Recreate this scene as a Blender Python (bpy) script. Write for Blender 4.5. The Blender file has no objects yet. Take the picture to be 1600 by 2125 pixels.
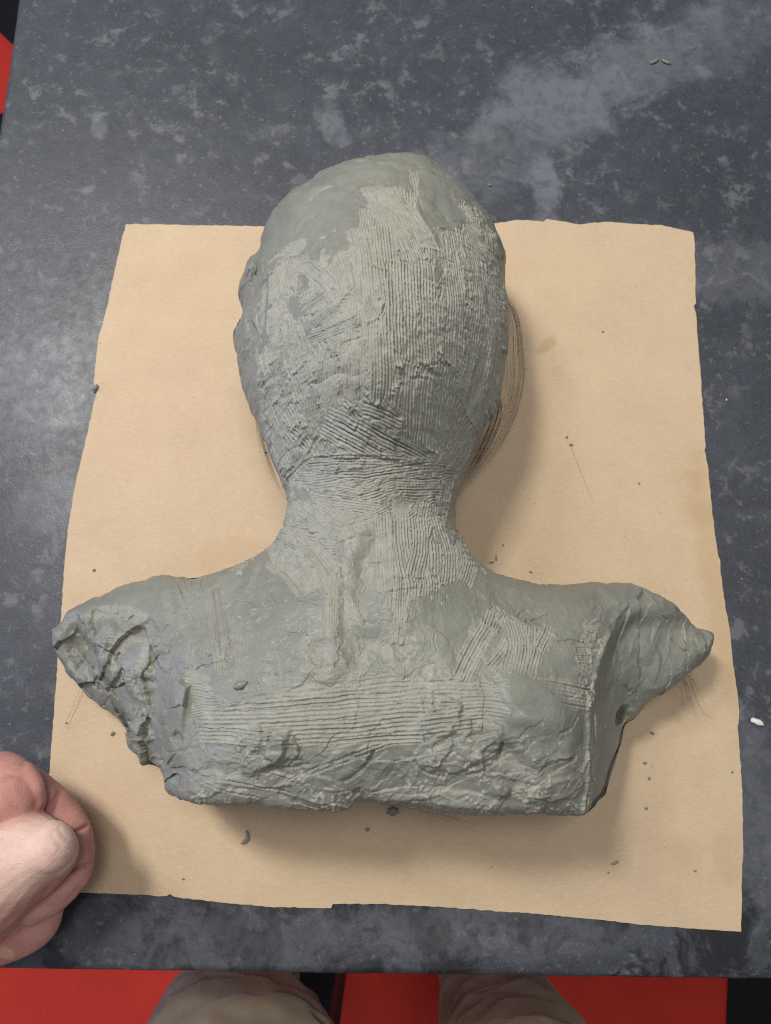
import bpy, math, random
import numpy as np
from mathutils import Vector

random.seed(7); rng = np.random.default_rng(11)
sc = bpy.context.scene
COL = sc.collection

# ------------------------------------------------------------------ camera
TILT = math.radians(12.7); CAMH = 0.50; FPX = 1475.0
cam_d = bpy.data.cameras.new('camera'); cam = bpy.data.objects.new('camera', cam_d); COL.objects.link(cam)
cam.location = (0, 0, CAMH); cam.rotation_euler = (TILT, 0, 0)
cam_d.sensor_fit = 'VERTICAL'; cam_d.sensor_height = 36.0; cam_d.lens = 36.0 * FPX / 2125.0
cam_d.clip_start = 0.01; cam_d.clip_end = 50
cam_d.dof.use_dof = True; cam_d.dof.focus_distance = 0.40; cam_d.dof.aperture_fstop = 13.0
sc.camera = cam

# ------------------------------------------------------------------ room light
wd = bpy.data.worlds.new('World'); sc.world = wd; wd.use_nodes = True
bg = wd.node_tree.nodes['Background']; bg.inputs[0].default_value = (0.90, 0.94, 1.0, 1); bg.inputs[1].default_value = 0.27

def area(name, loc, target, sx, sy, power, color):
    l = bpy.data.lights.new(name, 'AREA'); l.shape = 'RECTANGLE'; l.size = sx; l.size_y = sy
    l.energy = power; l.color = color
    o = bpy.data.objects.new(name, l); COL.objects.link(o); o.location = loc
    o.rotation_euler = (Vector(target) - Vector(loc)).to_track_quat('-Z', 'Y').to_euler()
    return o
area('ceiling_and_fill_lamp', (-0.52, 0.64, 1.50), (0.0, 0.25, 0), 0.22, 0.22, 17.0, (1.0, 0.95, 0.85))
area('ceiling_and_fill_lamp', (-0.95, 0.95, 1.60), (0.0, 0.25, 0), 0.30, 0.30, 9.0, (0.97, 0.97, 0.95))
area('ceiling_and_fill_lamp', (0.12, 0.32, 1.70), (0.0, 0.25, 0), 0.40, 0.40, 9.0, (1.0, 0.95, 0.86))  # added overhead fill to lift the lower head, no lamp known there
area('cool_window_lamp', (-2.1, 0.10, 0.36), (-0.1, 0.1, 0.05), 0.7, 0.5, 15, (0.42, 0.55, 1.0))

sc.view_settings.view_transform = 'Standard'; sc.view_settings.look = 'None'
sc.view_settings.exposure = 0.0; sc.view_settings.gamma = 1.0
try: sc.view_settings.use_curve_mapping = False
except Exception: pass

sc.cycles.use_denoising = False; sc.cycles.filter_width = 1.15; sc.cycles.use_adaptive_sampling = False
sc.cycles.sample_clamp_indirect = 3.0; sc.cycles.max_bounces = 6

# ------------------------------------------------------------------ helpers
CT, ST = math.cos(TILT), math.sin(TILT)
def at(u, v, z=0.0):
    """point of the place that stands at height z on the sight line (u, v); only used to measure positions off the photo"""
    u = np.asarray(u, float); v = np.asarray(v, float)
    a = (u - 800.0) / FPX; b = (1062.5 - v) / FPX
    dy = b * CT + ST; dz = b * ST - CT
    t = (np.asarray(z, float) - CAMH) / dz
    return a * t, dy * t
def at3(u, v, z=0.0):
    x, y = at(u, v, z); return (float(x), float(y), float(z))

_tab = rng.random((256, 256))
def vnoise(X, Y, cell, seed=0):
    x = X / cell + seed * 17.31; y = Y / cell + seed * 9.77
    xi = np.floor(x).astype(np.int64); yi = np.floor(y).astype(np.int64)
    fx = x - xi; fy = y - yi
    fx = fx * fx * fx * (fx * (fx * 6 - 15) + 10); fy = fy * fy * fy * (fy * (fy * 6 - 15) + 10)
    a = _tab[yi & 255, xi & 255]; b = _tab[yi & 255, (xi + 1) & 255]
    c = _tab[(yi + 1) & 255, xi & 255]; d = _tab[(yi + 1) & 255, (xi + 1) & 255]
    return ((a * (1 - fx) + b * fx) * (1 - fy) + (c * (1 - fx) + d * fx) * fy) * 2 - 1
def fbm(X, Y, cell, seed=0, octv=4, gain=0.5):
    r = 0; amp = 1.0; tot = 0
    for k in range(octv):
        r = r + amp * vnoise(X, Y, cell, seed + k * 3.7); tot += amp; amp *= gain; cell *= 0.5
    return r / tot
def sstep(a, b, x):
    t = np.clip((x - a) / (b - a), 0, 1); return t * t * (3 - 2 * t)
def catmull(pts, n, closed=False):
    p = np.asarray(pts, float); N = len(p); out = []
    segs = N if closed else N - 1
    for i in range(segs):
        if closed: p0, p1, p2, p3 = p[i - 1], p[i], p[(i + 1) % N], p[(i + 2) % N]
        else: p0, p1, p2, p3 = p[max(i - 1, 0)], p[i], p[i + 1], p[min(i + 2, N - 1)]
        for k in range(n):
            t = k / n
            out.append(0.5 * ((2 * p1) + (-p0 + p2) * t + (2 * p0 - 5 * p1 + 4 * p2 - p3) * t * t + (-p0 + 3 * p1 - 3 * p2 + p3) * t ** 3))
    if not closed: out.append(p[-1])
    return np.array(out)

def mesh_np(name, V, F, mat=None, smooth=True):
    """V (n,3) array, F (m,3) or (m,4) array"""
    F = np.asarray(F, np.int32); k = F.shape[1]
    me = bpy.data.meshes.new(name)
    me.vertices.add(len(V)); me.vertices.foreach_set('co', np.ascontiguousarray(V, np.float32).ravel())
    me.loops.add(F.size); me.loops.foreach_set('vertex_index', F.ravel())
    me.polygons.add(len(F)); me.polygons.foreach_set('loop_start', np.arange(0, F.size, k, dtype=np.int32))
    me.polygons.foreach_set('use_smooth', np.full(len(F), smooth))
    me.update(calc_edges=True); me.validate()
    if mat: me.materials.append(mat)
    return me
def link(name, me, parent=None, loc=(0, 0, 0)):
    o = bpy.data.objects.new(name, me); COL.objects.link(o); o.location = loc
    if parent: o.parent = parent
    return o
def tag(o, label, cat, group=None):
    o['label'] = label; o['category'] = cat
    if group: o['group'] = group
    return o
def empty(name, loc=(0, 0, 0)):
    o = bpy.data.objects.new(name, None); COL.objects.link(o); o.location = loc; o.empty_display_size = 0.02
    return o

# node helpers
class NT:
    def __init__(s, name):
        s.m = bpy.data.materials.new(name); s.m.use_nodes = True; s.t = s.m.node_tree
        s.b = s.t.nodes['Principled BSDF']; s.out = s.t.nodes['Material Output']
    def n(s, typ, ins=None, **kw):
        nd = s.t.nodes.new(typ)
        for k, v in kw.items(): setattr(nd, k, v)
        for k, v in (ins or {}).items():
            if isinstance(v, bpy.types.NodeSocket): s.t.links.new(v, nd.inputs[k])
            else: nd.inputs[k].default_value = v
        return nd
    def coord(s, sc_=(1, 1, 1)):
        tc = s.n('ShaderNodeTexCoord'); mp = s.n('ShaderNodeMapping', {0: tc.outputs['Object'], 'Scale': sc_})
        return mp.outputs[0]
    def noise(s, v, scale, detail=4, rough=0.55, dist=0.0):
        return s.n('ShaderNodeTexNoise', {'Vector': v, 'Scale': scale, 'Detail': detail, 'Roughness': rough, 'Distortion': dist}).outputs[0]
    def ramp(s, f, stops):
        r = s.n('ShaderNodeValToRGB', {0: f}); e = r.color_ramp.elements
        while len(e) < len(stops): e.new(0.5)
        for q, (p, c) in zip(e, stops):
            q.position = p; q.color = c if len(c) == 4 else (*c, 1)
        return r.outputs[0]
    def fr(s, f, lo, hi, a=0.0, b=1.0, smooth=True):
        return s.n('ShaderNodeMapRange', {0: f, 1: lo, 2: hi, 3: a, 4: b}, interpolation_type='SMOOTHSTEP' if smooth else 'LINEAR').outputs[0]
    def math(s, op, a, b=0.0):
        return s.n('ShaderNodeMath', {0: a, 1: b}, operation=op).outputs[0]
    def mix(s, f, a, b, mode='MIX'):
        nd = s.n('ShaderNodeMix', data_type='RGBA', blend_type=mode)
        for i, v in ((0, f), (6, a), (7, b)):
            if isinstance(v, bpy.types.NodeSocket): s.t.links.new(v, nd.inputs[i])
            elif i == 0: nd.inputs[0].default_value = v
            else: nd.inputs[i].default_value = v if len(v) == 4 else (*v, 1)
        return nd.outputs[2]
    def set(s, **kw):
        for k, v in kw.items():
            k = k.replace('_', ' ')
            sk = s.b.inputs[k]
            if isinstance(v, bpy.types.NodeSocket): s.t.links.new(v, sk)
            else: sk.default_value = v if not (isinstance(v, tuple) and len(v) == 3 and sk.type == 'RGBA') else (*v, 1)
    def bump(s, h, strength=0.3, dist=0.001, normal=None):
        ins = {'Height': h, 'Strength': strength, 'Distance': dist}
        if normal: ins['Normal'] = normal
        return s.n('ShaderNodeBump', ins).outputs[0]
    def ellipse(s, v, cx, cy, ax, ay, rot=0.0, soft=0.35, wob=None, wamt=0.4):
        """mask of a stain or sheen patch with its own shape on a horizontal surface"""
        mp = s.n('ShaderNodeMapping', {0: v, 'Location': (cx, cy, 0), 'Rotation': (0, 0, rot), 'Scale': (ax, ay, 1)}, vector_type='TEXTURE').outputs[0]
        sx = s.n('ShaderNodeSeparateXYZ', {0: mp})
        r = s.math('SQRT', s.math('ADD', s.math('MULTIPLY', sx.outputs[0], sx.outputs[0]), s.math('MULTIPLY', sx.outputs[1], sx.outputs[1])))
        if wob is not None: r = s.math('ADD', r, s.math('MULTIPLY', s.math('SUBTRACT', wob, 0.5), wamt * 2))
        return s.fr(r, 1.0 - soft, 1.0 + soft, 1.0, 0.0)

# ------------------------------------------------------------------ materials
def mat_clay():
    t = NT('clay'); v = t.coord()
    rk = t.n('ShaderNodeAttribute', attribute_name='raked').outputs['Fac']
    big = t.noise(v, 22, 4, 0.6); fine = t.noise(v, 900, 3, 0.7); mid = t.noise(v, 160, 4, 0.65)
    smooth_c = t.ramp(big, [(0.3, (0.164, 0.168, 0.149)), (0.7, (0.210, 0.213, 0.188))])
    rake_c = t.ramp(mid, [(0.3, (0.252, 0.253, 0.220)), (0.7, (0.382, 0.378, 0.328))])
    c = t.mix(rk, smooth_c, rake_c)
    scuff = t.fr(t.noise(t.coord((1, 0.35, 1)), 95, 6, 0.7, 0.6), 0.56, 0.70)
    c = t.mix(t.math('MULTIPLY', scuff, 0.35), c, (0.31, 0.308, 0.26))
    c = t.mix(t.fr(fine, 0.35, 0.65, 0.0, 0.16), c, (0.33, 0.328, 0.275))
    rough = t.math('ADD', t.fr(rk, 0, 1, 0.42, 0.82), t.fr(mid, 0.3, 0.7, -0.07, 0.07))
    nb = t.bump(fine, 0.35, 0.0006); nb = t.bump(mid, 0.30, 0.0010, nb)
    t.set(Base_Color=c, Roughness=rough, Normal=nb, Specular_IOR_Level=0.42)
    return t.m
def mat_table():
    t = NT('worktop_laminate'); v = t.coord()
    n1 = t.noise(v, 52, 8, 0.70, 0.3); n2 = t.noise(v, 9, 4, 0.6); n3 = t.noise(v, 130, 5, 0.7, 0.4); n4 = t.noise(v, 600, 3, 0.6)
    w = t.noise(v, 30, 9, 0.72, 0.4)
    c = t.ramp(n2, [(0.3, (0.034, 0.039, 0.053)), (0.7, (0.056, 0.063, 0.082))])
    c = t.mix(t.fr(n3, 0.42, 0.62, 0.0, 0.6), c, (0.028, 0.030, 0.037))
    blot = t.math('MULTIPLY', t.fr(t.noise(v, 26, 6, 0.7, 0.5), 0.46, 0.55), t.fr(t.n('ShaderNodeSeparateXYZ', {0: v}).outputs[1], -0.11, -0.15))
    c = t.mix(t.fr(n4, 0.52, 0.70, 0.0, 0.5), c, (0.10, 0.105, 0.115))
    fl = t.math('MULTIPLY', t.fr(n1, 0.53, 0.63), t.fr(t.noise(v, 14, 3, 0.5), 0.40, 0.58))
    c = t.mix(t.math('MULTIPLY', fl, 0.55), c, (0.150, 0.160, 0.180))
    fl2 = t.fr(t.noise(v, 150, 5, 0.6, 0.5), 0.60, 0.66)
    c = t.mix(t.math('MULTIPLY', fl2, 0.35), c, (0.165, 0.172, 0.188))
    c = t.mix(t.math('MULTIPLY', blot, 0.9), c, (0.010, 0.010, 0.013))
    # worn edge along the front, dust smear across the back right, pale patches, the left one partly painted sheen
    masks = []
    for (u, vv, au, av, rot, amt) in [(1110, 265, 0.185, 0.034, 0.62, .42), (1420, 95, 0.17, 0.034, 0.42, .32), (1150, 205, 0.055, 0.035, 0.2, .45),
                                      (1132, 395, 0.011, 0.034, 0.05, .8), (95, 790, 0.085, 0.040, 0.1, .35), (120, 1045, 0.03, 0.02, 0.3, .35),
                                      (1500, 560, 0.09, 0.028, -0.15, .35), (1560, 1690, 0.03, 0.06, 0.3, .4), (205, 270, 0.006, 0.012, .3, .5),
                                      (690, 255, 0.012, 0.022, 0.3, .6), 
                                      (1000, 1935, 0.10, 0.016, 0.0, .3), (500, 1950, 0.10, 0.018, 0.0, .25)]:
        x, y = at(u, vv); masks.append((t.ellipse(v, float(x), float(y), au, av, rot, 0.38, w, 1.5), amt))
    mott = t.fr(t.noise(v, 85, 8, 0.72, 0.5), 0.36, 0.56, 0.45, 1.0)
    for m, amt in masks:
        c = t.mix(t.math('MULTIPLY', t.math('MULTIPLY', m, mott), amt), c, (0.150, 0.160, 0.188))
    # tiny pale specks
    vo = t.n('ShaderNodeTexVoronoi', {'Vector': v, 'Scale': 95.0, 'Randomness': 1.0})
    sp = t.math('MULTIPLY', t.fr(vo.outputs['Distance'], 0.0, 0.10, 1.0, 0.0), t.fr(t.n('ShaderNodeSeparateColor', {0: vo.outputs['Color']}).outputs[0], 0.80, 0.82))
    c = t.mix(t.math('MULTIPLY', sp, 0.6), c, (0.32, 0.32, 0.32))
    rough = t.math('ADD', t.fr(n1, 0.3, 0.7, 0.34, 0.50), t.fr(n3, 0.3, 0.7, -0.05, 0.06))
    t.set(Base_Color=c, Roughness=rough, Specular_IOR_Level=0.5, Normal=t.bump(n4, 0.25, 0.0005, t.bump(n3, 0.2, 0.0006)))
    return t.m
def mat_paper():
    t = NT('kraft_paper'); v = t.coord()
    f1 = t.noise(t.coord((1, 3.2, 1)), 260, 5, 0.7); f2 = t.noise(v, 25, 5, 0.6); f3 = t.noise(t.coord((3, 1, 1)), 700, 2, 0.6)
    c = t.ramp(f2, [(0.3, (0.500, 0.380, 0.260)), (0.7, (0.552, 0.424, 0.292))])
    c = t.mix(t.fr(f1, 0.40, 0.66, 0.0, 0.34), c, (0.64, 0.505, 0.365))
    c = t.mix(t.fr(f3, 0.56, 0.72, 0.0, 0.32), c, (0.42, 0.30, 0.18))
    sp = t.fr(t.noise(v, 330, 2, 0.5), 0.70, 0.76, 0.0, 0.35)
    c = t.mix(sp, c, (0.68, 0.55, 0.40))
    dk = t.fr(t.noise(v, 240, 2, 0.5, 0.3), 0.735, 0.765, 0.0, 0.45)
    c = t.mix(dk, c, (0.25, 0.18, 0.11))
    w = t.noise(v, 60, 4, 0.6)
    for (u, vv, au, av, rot, amt, col) in [(1135, 718, 0.004, 0.008, -0.8, .55, (0.40, 0.27, 0.13)), (1478, 1190, 0.009, 0.085, 0.06, .35, (0.43, 0.29, 0.145)),
                                           (1452, 1040, 0.014, 0.02, 0.0, .2, (0.43, 0.29, 0.145)), (1100, 880, 0.010, 0.028, 0.1, .15, (0.46, 0.29, 0.15)),
                                           (1422, 1772, 0.010, 0.010, 0.0, .25, (0.42, 0.29, 0.15)), (1510, 1780, 0.010, 0.016, 0.0, .3, (0.42, 0.29, 0.15)),
                                           (205, 1090, 0.010, 0.004, 0.4, .14, (0.45, 0.31, 0.18)), (470, 1155, 0.03, 0.01, 0.2, .3, (0.45, 0.30, 0.18))]:
        x, y = at(u, vv); c = t.mix(t.math('MULTIPLY', t.ellipse(v, float(x), float(y), au, av, rot, 0.5, w, 1.0), amt), c, col)
    t.set(Base_Color=c, Roughness=0.82, Specular_IOR_Level=0.25, Normal=t.bump(f1, 0.4, 0.0005, t.bump(f2, 0.25, 0.002)))
    return t.m
def mat_simple(name, col, rough=0.8, var=0.15, scale=60, bumpd=0.001, spec=0.3):
    t = NT(name); v = t.coord(); n = t.noise(v, scale, 5, 0.6)
    lo = tuple(c * (1 - var) for c in col); hi = tuple(min(1, c * (1 + var)) for c in col)
    t.set(Base_Color=t.ramp(n, [(0.3, lo), (0.7, hi)]), Roughness=rough, Specular_IOR_Level=spec, Normal=t.bump(n, 0.4, bumpd))
    return t.m
def mat_carpet(name, col):
    t = NT(name); v = t.coord(); n = t.noise(v, 420, 3, 0.7); b = t.noise(v, 14, 3, 0.6)
    c = t.mix(t.fr(n, 0.3, 0.7, 0.0, 0.5), col, tuple(k * 0.55 for k in col)); c = t.mix(t.fr(b, 0.35, 0.7, 0, 0.25), c, tuple(k * 1.25 for k in col))
    t.set(Base_Color=c, Roughness=0.95, Specular_IOR_Level=0.1, Normal=t.bump(n, 0.6, 0.003)); return t.m
def mat_skin():
    t = NT('skin'); v = t.coord()
    red = t.n('ShaderNodeAttribute', attribute_name='red').outputs['Fac']
    n1 = t.noise(v, 70, 5, 0.6, 0.3); n2 = t.noise(t.coord((1, 2.4, 1)), 480, 4, 0.65)
    pale = t.ramp(n1, [(0.3, (0.62, 0.42, 0.365)), (0.7, (0.74, 0.530, 0.465))])
    rd = t.ramp(n1, [(0.3, (0.42, 0.185, 0.165)), (0.7, (0.54, 0.275, 0.245))])
    c = t.mix(red, pale, rd); c = t.mix(t.fr(n2, 0.45, 0.7, 0, 0.16), c, (0.44, 0.23, 0.17))
    vo = t.n('ShaderNodeTexVoronoi', {'Vector': t.coord((1, 1.6, 1)), 'Scale': 650.0}, feature='DISTANCE_TO_EDGE').outputs['Distance']
    t.set(Base_Color=c, Roughness=0.58, Specular_IOR_Level=0.32, Subsurface_Weight=0.10, Subsurface_Radius=(0.006, 0.0022, 0.0012), Subsurface_Scale=0.6,
          Normal=t.bump(t.fr(vo, 0.0, 0.14), 0.28, 0.0005, t.bump(n2, 0.35, 0.0008)))
    return t.m
def mat_cloth():
    t = NT('khaki_cloth'); v = t.coord(); n = t.noise(v, 30, 4, 0.6)
    wv = t.n('ShaderNodeTexWave', {'Vector': t.coord((1, 1, 1)), 'Scale': 420.0, 'Distortion': 1.0}).outputs[1]
    c = t.ramp(n, [(0.3, (0.185, 0.158, 0.108)), (0.7, (0.250, 0.214, 0.150))]); c = t.mix(t.math('MULTIPLY', wv, 0.25), c, (0.12, 0.095, 0.065))
    t.set(Base_Color=c, Roughness=0.9, Specular_IOR_Level=0.15, Normal=t.bump(wv, 0.3, 0.0008), Sheen_Weight=0.15); return t.m
CLAY = mat_clay(); TABLE = mat_table(); PAPER = mat_paper(); SKIN = mat_skin(); CLOTH = mat_cloth()
HAIR = mat_simple('dark_brown_hair', (0.030, 0.014, 0.013), 0.5, 0.35, 200, 0.0002, 0.5)
NAIL = mat_simple('fingernail', (0.52, 0.28, 0.23), 0.35, 0.06, 90, 0.0003, 0.5)
REDC = mat_carpet('red_carpet', (0.62, 0.048, 0.034)); DARKC = mat_carpet('charcoal_carpet', (0.018, 0.017, 0.020))
STEEL = mat_simple('dark_painted_steel', (0.030, 0.030, 0.034), 0.45, 0.15, 90, 0.0004, 0.5)
PALE = mat_simple('pale_chip', (0.70, 0.70, 0.69), 0.7, 0.08, 300, 0.0004)

# ------------------------------------------------------------------ floor
FZ = -0.75
V = [(-4, -3, FZ), (4, -3, FZ), (4, 5, FZ), (-4, 5, FZ)]
floor = link('floor', mesh_np('floor', np.array(V), [(0, 1, 2, 3)], REDC, False)); floor['kind'] = 'structure'
def carpet_piece(px):
    z = FZ + 0.004
    top = [at3(u, v, z) for u, v in px]; n = len(top)
    me = bpy.data.meshes.new('carpet_tile'); me.from_pydata(top + [(x, y, FZ + 0.0005) for x, y, _ in top], [], [tuple(range(n))] + [(i, (i + 1) % n, n + (i + 1) % n, n + i)[::-1] for i in range(n)])
    me.materials.append(DARKC); me.update(); return link('carpet_tile', me, floor)
carpet_piece([(1503, 2300), (1517, 1900), (1900, 1900), (1900, 2300)])
carpet_piece([(560, 2300), (560, 1900), (702, 1900), (690, 2300)])
carpet_piece([(-60, -320), (260, -260), (120, 180), (-60, 10)])
carpet_piece([(-500, 228), (60, 236), (20, 480), (-500, 480)])

# ------------------------------------------------------------------ table
def line_hit(p, q, r, s):
    p, q, r, s = map(np.array, (p, q, r, s)); d1 = q - p; d2 = s - r
    t = ((r[0] - p[0]) * d2[1] - (r[1] - p[1]) * d2[0]) / (d1[0] * d2[1] - d1[1] * d2[0]); return p + t * d1
Fa, Fb = np.array(at(0, 2014)), np.array(at(1600, 2036)); La, Lb = np.array(at(36, 0)), np.array(at(2, 232))
FL = line_hit(Fa, Fb, La, Lb)
ex = (Fb - Fa) / np.linalg.norm(Fb - Fa); ey = (La - Lb) / np.linalg.norm(La - Lb)
FR = FL + ex * 1.25; BL = FL + ey * 1.30; BR = FR + ey * 1.30
table = empty('table', (float(FL[0]), float(FL[1]), FZ))
off = np.array(table.location)
def slab(corners, z0, z1, r, name, mat, parent, seg=5, edge_noise=0.0):
    """rounded-edge slab from four ground corners (counter-clockwise)"""
    c = np.array(corners); N = 140
    loop = []
    for i in range(4):
        a, b = c[i], c[(i + 1) % 4]
        for k in range(N): loop.append(a + (b - a) * k / N)
    loop = np.array(loop); nl = len(loop)
    cen = loop.mean(0); V = []
    nrm = np.zeros_like(loop)
    for i in range(4):
        d = c[(i + 1) % 4] - c[i]; nn = np.array([d[1], -d[0]]) / np.linalg.norm(d); nrm[i * N:(i + 1) * N] = nn
        nrm[i * N] = (nn + (lambda e: np.array([e[1], -e[0]]) / np.linalg.norm(e))(c[i] - c[i - 1]))
    prof = [(r * (1 - math.sin(a)), -r * (1 - math.cos(a))) for a in np.linspace(0, math.pi / 2, seg)]
    rings = []
    for (ins, dz) in prof:
        wob = edge_noise * fbm(loop[:, 0], loop[:, 1], 0.02, 3)[:, None] if edge_noise else 0
        rings.append(np.column_stack([loop - nrm * ins + nrm * wob, np.full(nl, z1 + dz)]))
    rings.append(np.column_stack([loop, np.full(nl, z0)]))
    V = np.concatenate(rings); R = len(rings); F = []
    for k in range(R - 1):
        for i in range(nl):
            j = (i + 1) % nl; F.append((k * nl + i, (k + 1) * nl + i, (k + 1) * nl + j, k * nl + j))
    me = bpy.data.meshes.new(name)
    me.from_pydata((V - off).tolist(), [], [tuple(f) for f in F] + [tuple(range(nl)), tuple(range((R - 1) * nl, R * nl))[::-1]])
    for p in me.polygons: p.use_smooth = len(p.vertices) == 4
    me.materials.append(mat); me.update(); o = link(name, me, parent); return o
# the material reads world-like coordinates: keep the tabletop mesh in world space by undoing the parent's offset
top = slab([FL, FR, BR, BL], -0.038, 0.0, 0.0045, 'tabletop', TABLE, table, edge_noise=0.0005)
top.data.transform(__import__('mathutils').Matrix.Translation(off)); top.location = -Vector(off)
for a, b in ((0.22, 0.25), (1.15, 0.25), (0.22, 1.2), (1.15, 1.2)):
    p = FL + ex * a + ey * b; s = 0.022
    V = []; prof = [(s, -0.038), (s, FZ + 0.03), (s * 1.35, FZ + 0.025), (s * 1.35, FZ)]
    for w, z in prof: V += [(p[0] - w, p[1] - w, z), (p[0] + w, p[1] - w, z), (p[0] + w, p[1] + w, z), (p[0] - w, p[1] + w, z)]
    F = [(k * 4 + i, (k + 1) * 4 + i, (k + 1) * 4 + (i + 1) % 4, k * 4 + (i + 1) % 4) for k in range(3) for i in range(4)] + [(12, 13, 14, 15)]
    link('leg', mesh_np('leg', np.array(V) - off, np.array(F), STEEL, False), table)
tag(table, 'dark mottled grey worktop table with worn pale patches and chipped edge', 'table')

# ------------------------------------------------------------------ kraft paper sheet
pp = [(262, 466), (330, 466), (400, 468), (470, 469), (540, 470), (700, 468), (900, 464), (1030, 464), (1075, 457), (1105, 458), (1128, 461), (1134, 455), (1150, 457), (1185, 463), (1205, 466),
      (1260, 461), (1320, 465), (1370, 468), (1410, 476), (1438, 482), (1441, 500), (1443, 560), (1443, 630), (1440, 636), (1444, 650), (1449, 720), (1455, 800), (1460, 870), (1464, 925), (1462, 935), (1468, 965),
      (1475, 1030), (1476, 1045), (1482, 1100), (1490, 1155), (1494, 1163), (1497, 1200), (1505, 1260), (1514, 1310), (1519, 1360), (1527, 1420), (1533, 1470), (1532, 1500), (1530, 1507), (1534, 1560), (1540, 1640),
      (1541, 1720), (1542, 1785), (1539, 1792), (1539, 1860), (1537, 1933), (1440, 1927), (1330, 1918), (1240, 1908), (1150, 1899), (1085, 1894), (1000, 1888), (900, 1881), (800, 1876), (735, 1875), (690, 1876),
      (687, 1884), (650, 1884), (570, 1882), (500, 1876), (420, 1868), (362, 1861), (352, 1855), (346, 1860), (300, 1857), (200, 1853), (100, 1850), (86, 1846), (90, 1780), (97, 1680), (104, 1590), (112, 1480), (119, 1390), (126, 1290), (133, 1190),
      (140, 1110), (152, 1030), (165, 970), (178, 915), (190, 860), (199, 822), (203, 806), (195, 798), (198, 760), (203, 715), (208, 690), (222, 640), (233, 590), (243, 540), (252, 500)]
outl = []
for i in range(len(pp)):
    a, b = np.array(pp[i]), np.array(pp[(i + 1) % len(pp)])
    n = max(1, int(np.linalg.norm(b - a) / 9))
    for k in range(n):
        q = a + (b - a) * k / n + rng.normal(0, 0.55, 2); outl.append(at(q[0], q[1], 0.0008))
outl = np.array(outl)
def point_in(poly, X, Y):
    r = np.zeros(X.shape, bool); n = len(poly)
    for i in range(n):
        x1, y1 = poly[i]; x2, y2 = poly[(i + 1) % n]
        if y1 == y2: continue
        c = ((y1 > Y) != (y2 > Y)) & (X < (x2 - x1) * (Y - y1) / (y2 - y1) + x1); r ^= c
    return r
nl = len(outl)
def paper_z(X, Y): return 0.0012 + 0.0006 * fbm(X, Y, 0.09, 5, 2)
zt = np.full(nl, 0.0012)
me = bpy.data.meshes.new('paper_sheet')
V = np.concatenate([np.column_stack([outl, zt]), np.column_stack([outl, zt - 0.0006])])
me.from_pydata(V.tolist(), [], [tuple(range(nl))[::-1], tuple(range(nl, 2 * nl))] + [(i, (i + 1) % nl, nl + (i + 1) % nl, nl + i) for i in range(nl)])
me.materials.append(PAPER); me.update()
paper = link('paper_sheet', me)
import bmesh
bm = bmesh.new(); bm.from_mesh(me); bmesh.ops.recalc_face_normals(bm, faces=bm.faces); bm.to_mesh(me); bm.free()
tag(paper, 'large sheet of brown kraft paper with rough cut edges lying on the dark worktop', 'paper')

# ------------------------------------------------------------------ clay bust : base form
# outline of the bust: (u, v, height of the shoulder line there)
CON = [(830, 308, .105), (760, 318, .105), (700, 330, .105), (650, 346, .106), (610, 375, .108), (575, 410, .108), (552, 447, .108), (540, 485, .108), (535, 532, .106), (512, 556, .104), (505, 580, .104),
       (495, 610, .104), (503, 650, .104), (494, 682, .104), (483, 705, .104), (494, 742, .104), (499, 780, .104), (506, 815, .104), (519, 850, .104), (536, 880, .104), (547, 910, .102), (560, 945, .102), (570, 968, .100),
       (581, 1000, .098), (589, 1018, .097), (590, 1052, .096), (584, 1090, .094), (565, 1125, .090), (535, 1150, .086), (500, 1171, .082), (460, 1185, .080), (420, 1195, .076), (380, 1197, .072), (335, 1193, .068), (300, 1202, .064),
       (260, 1213, .060), (210, 1235, .056), (170, 1252, .052), (147, 1268, .048), (134, 1290, .046), (116, 1307, .042), (118, 1340, .042), (129, 1370, .042), (141, 1396, .042), (160, 1417, .042), (185, 1445, .042), (210, 1466, .044),
       (237, 1482, .046), (262, 1512, .050), (277, 1550, .052), (297, 1563, .056), (304, 1586, .060), (330, 1594, .064), (344, 1614, .070), (348, 1640, .078), (375, 1656, .092), (420, 1663, .102), (480, 1665, .106),
       (540, 1668, .108), (600, 1675, .110), (650, 1680, .110), (700, 1682, .110), (729, 1674, .110), (743, 1662, .110), (800, 1664, .110), (860, 1667, .110), (900, 1677, .110), (960, 1682, .110), (1010, 1690, .110),
       (1060, 1686, .110), (1120, 1688, .109), (1180, 1692, .106), (1212, 1690, .096), (1228, 1668, .082), (1254, 1640, .068), (1266, 1608, .062), (1280, 1575, .058), (1294, 1540, .056), (1303, 1503, .054), (1325, 1490, .052),
       (1338, 1470, .052), (1350, 1452, .052), (1380, 1439, .050), (1402, 1420, .050), (1420, 1402, .050), (1440, 1387, .050), (1462, 1370, .050), (1474, 1346, .050), (1477, 1321, .050), (1468, 1309, .050), (1449, 1303, .052),
       (1430, 1280, .056), (1400, 1255, .060), (1360, 1230, .064), (1310, 1213, .068), (1260, 1207, .072), (1200, 1212, .076), (1150, 1215, .080), (1100, 1208, .082), (1050, 1195, .084), (1010, 1180, .086), (985, 1160, .088),
       (969, 1135, .090), (955, 1108, .092), (946, 1085, .094), (948, 1050, .096), (955, 1018, .097), (963, 985, .098), (976, 950, .100), (996, 905, .102), (1019, 865, .104), (1035, 830, .104), (1046, 790, .104), (1055, 740, .104),
       (1060, 690, .104), (1056, 640, .104), (1052, 600, .104), (1050, 560, .104), (1045, 520, .106), (1034, 480, .108), (1014, 432, .108), (987, 396, .108), (965, 370, .108), (940, 346, .106), (905, 325, .105), (870, 313, .105)]
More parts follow.
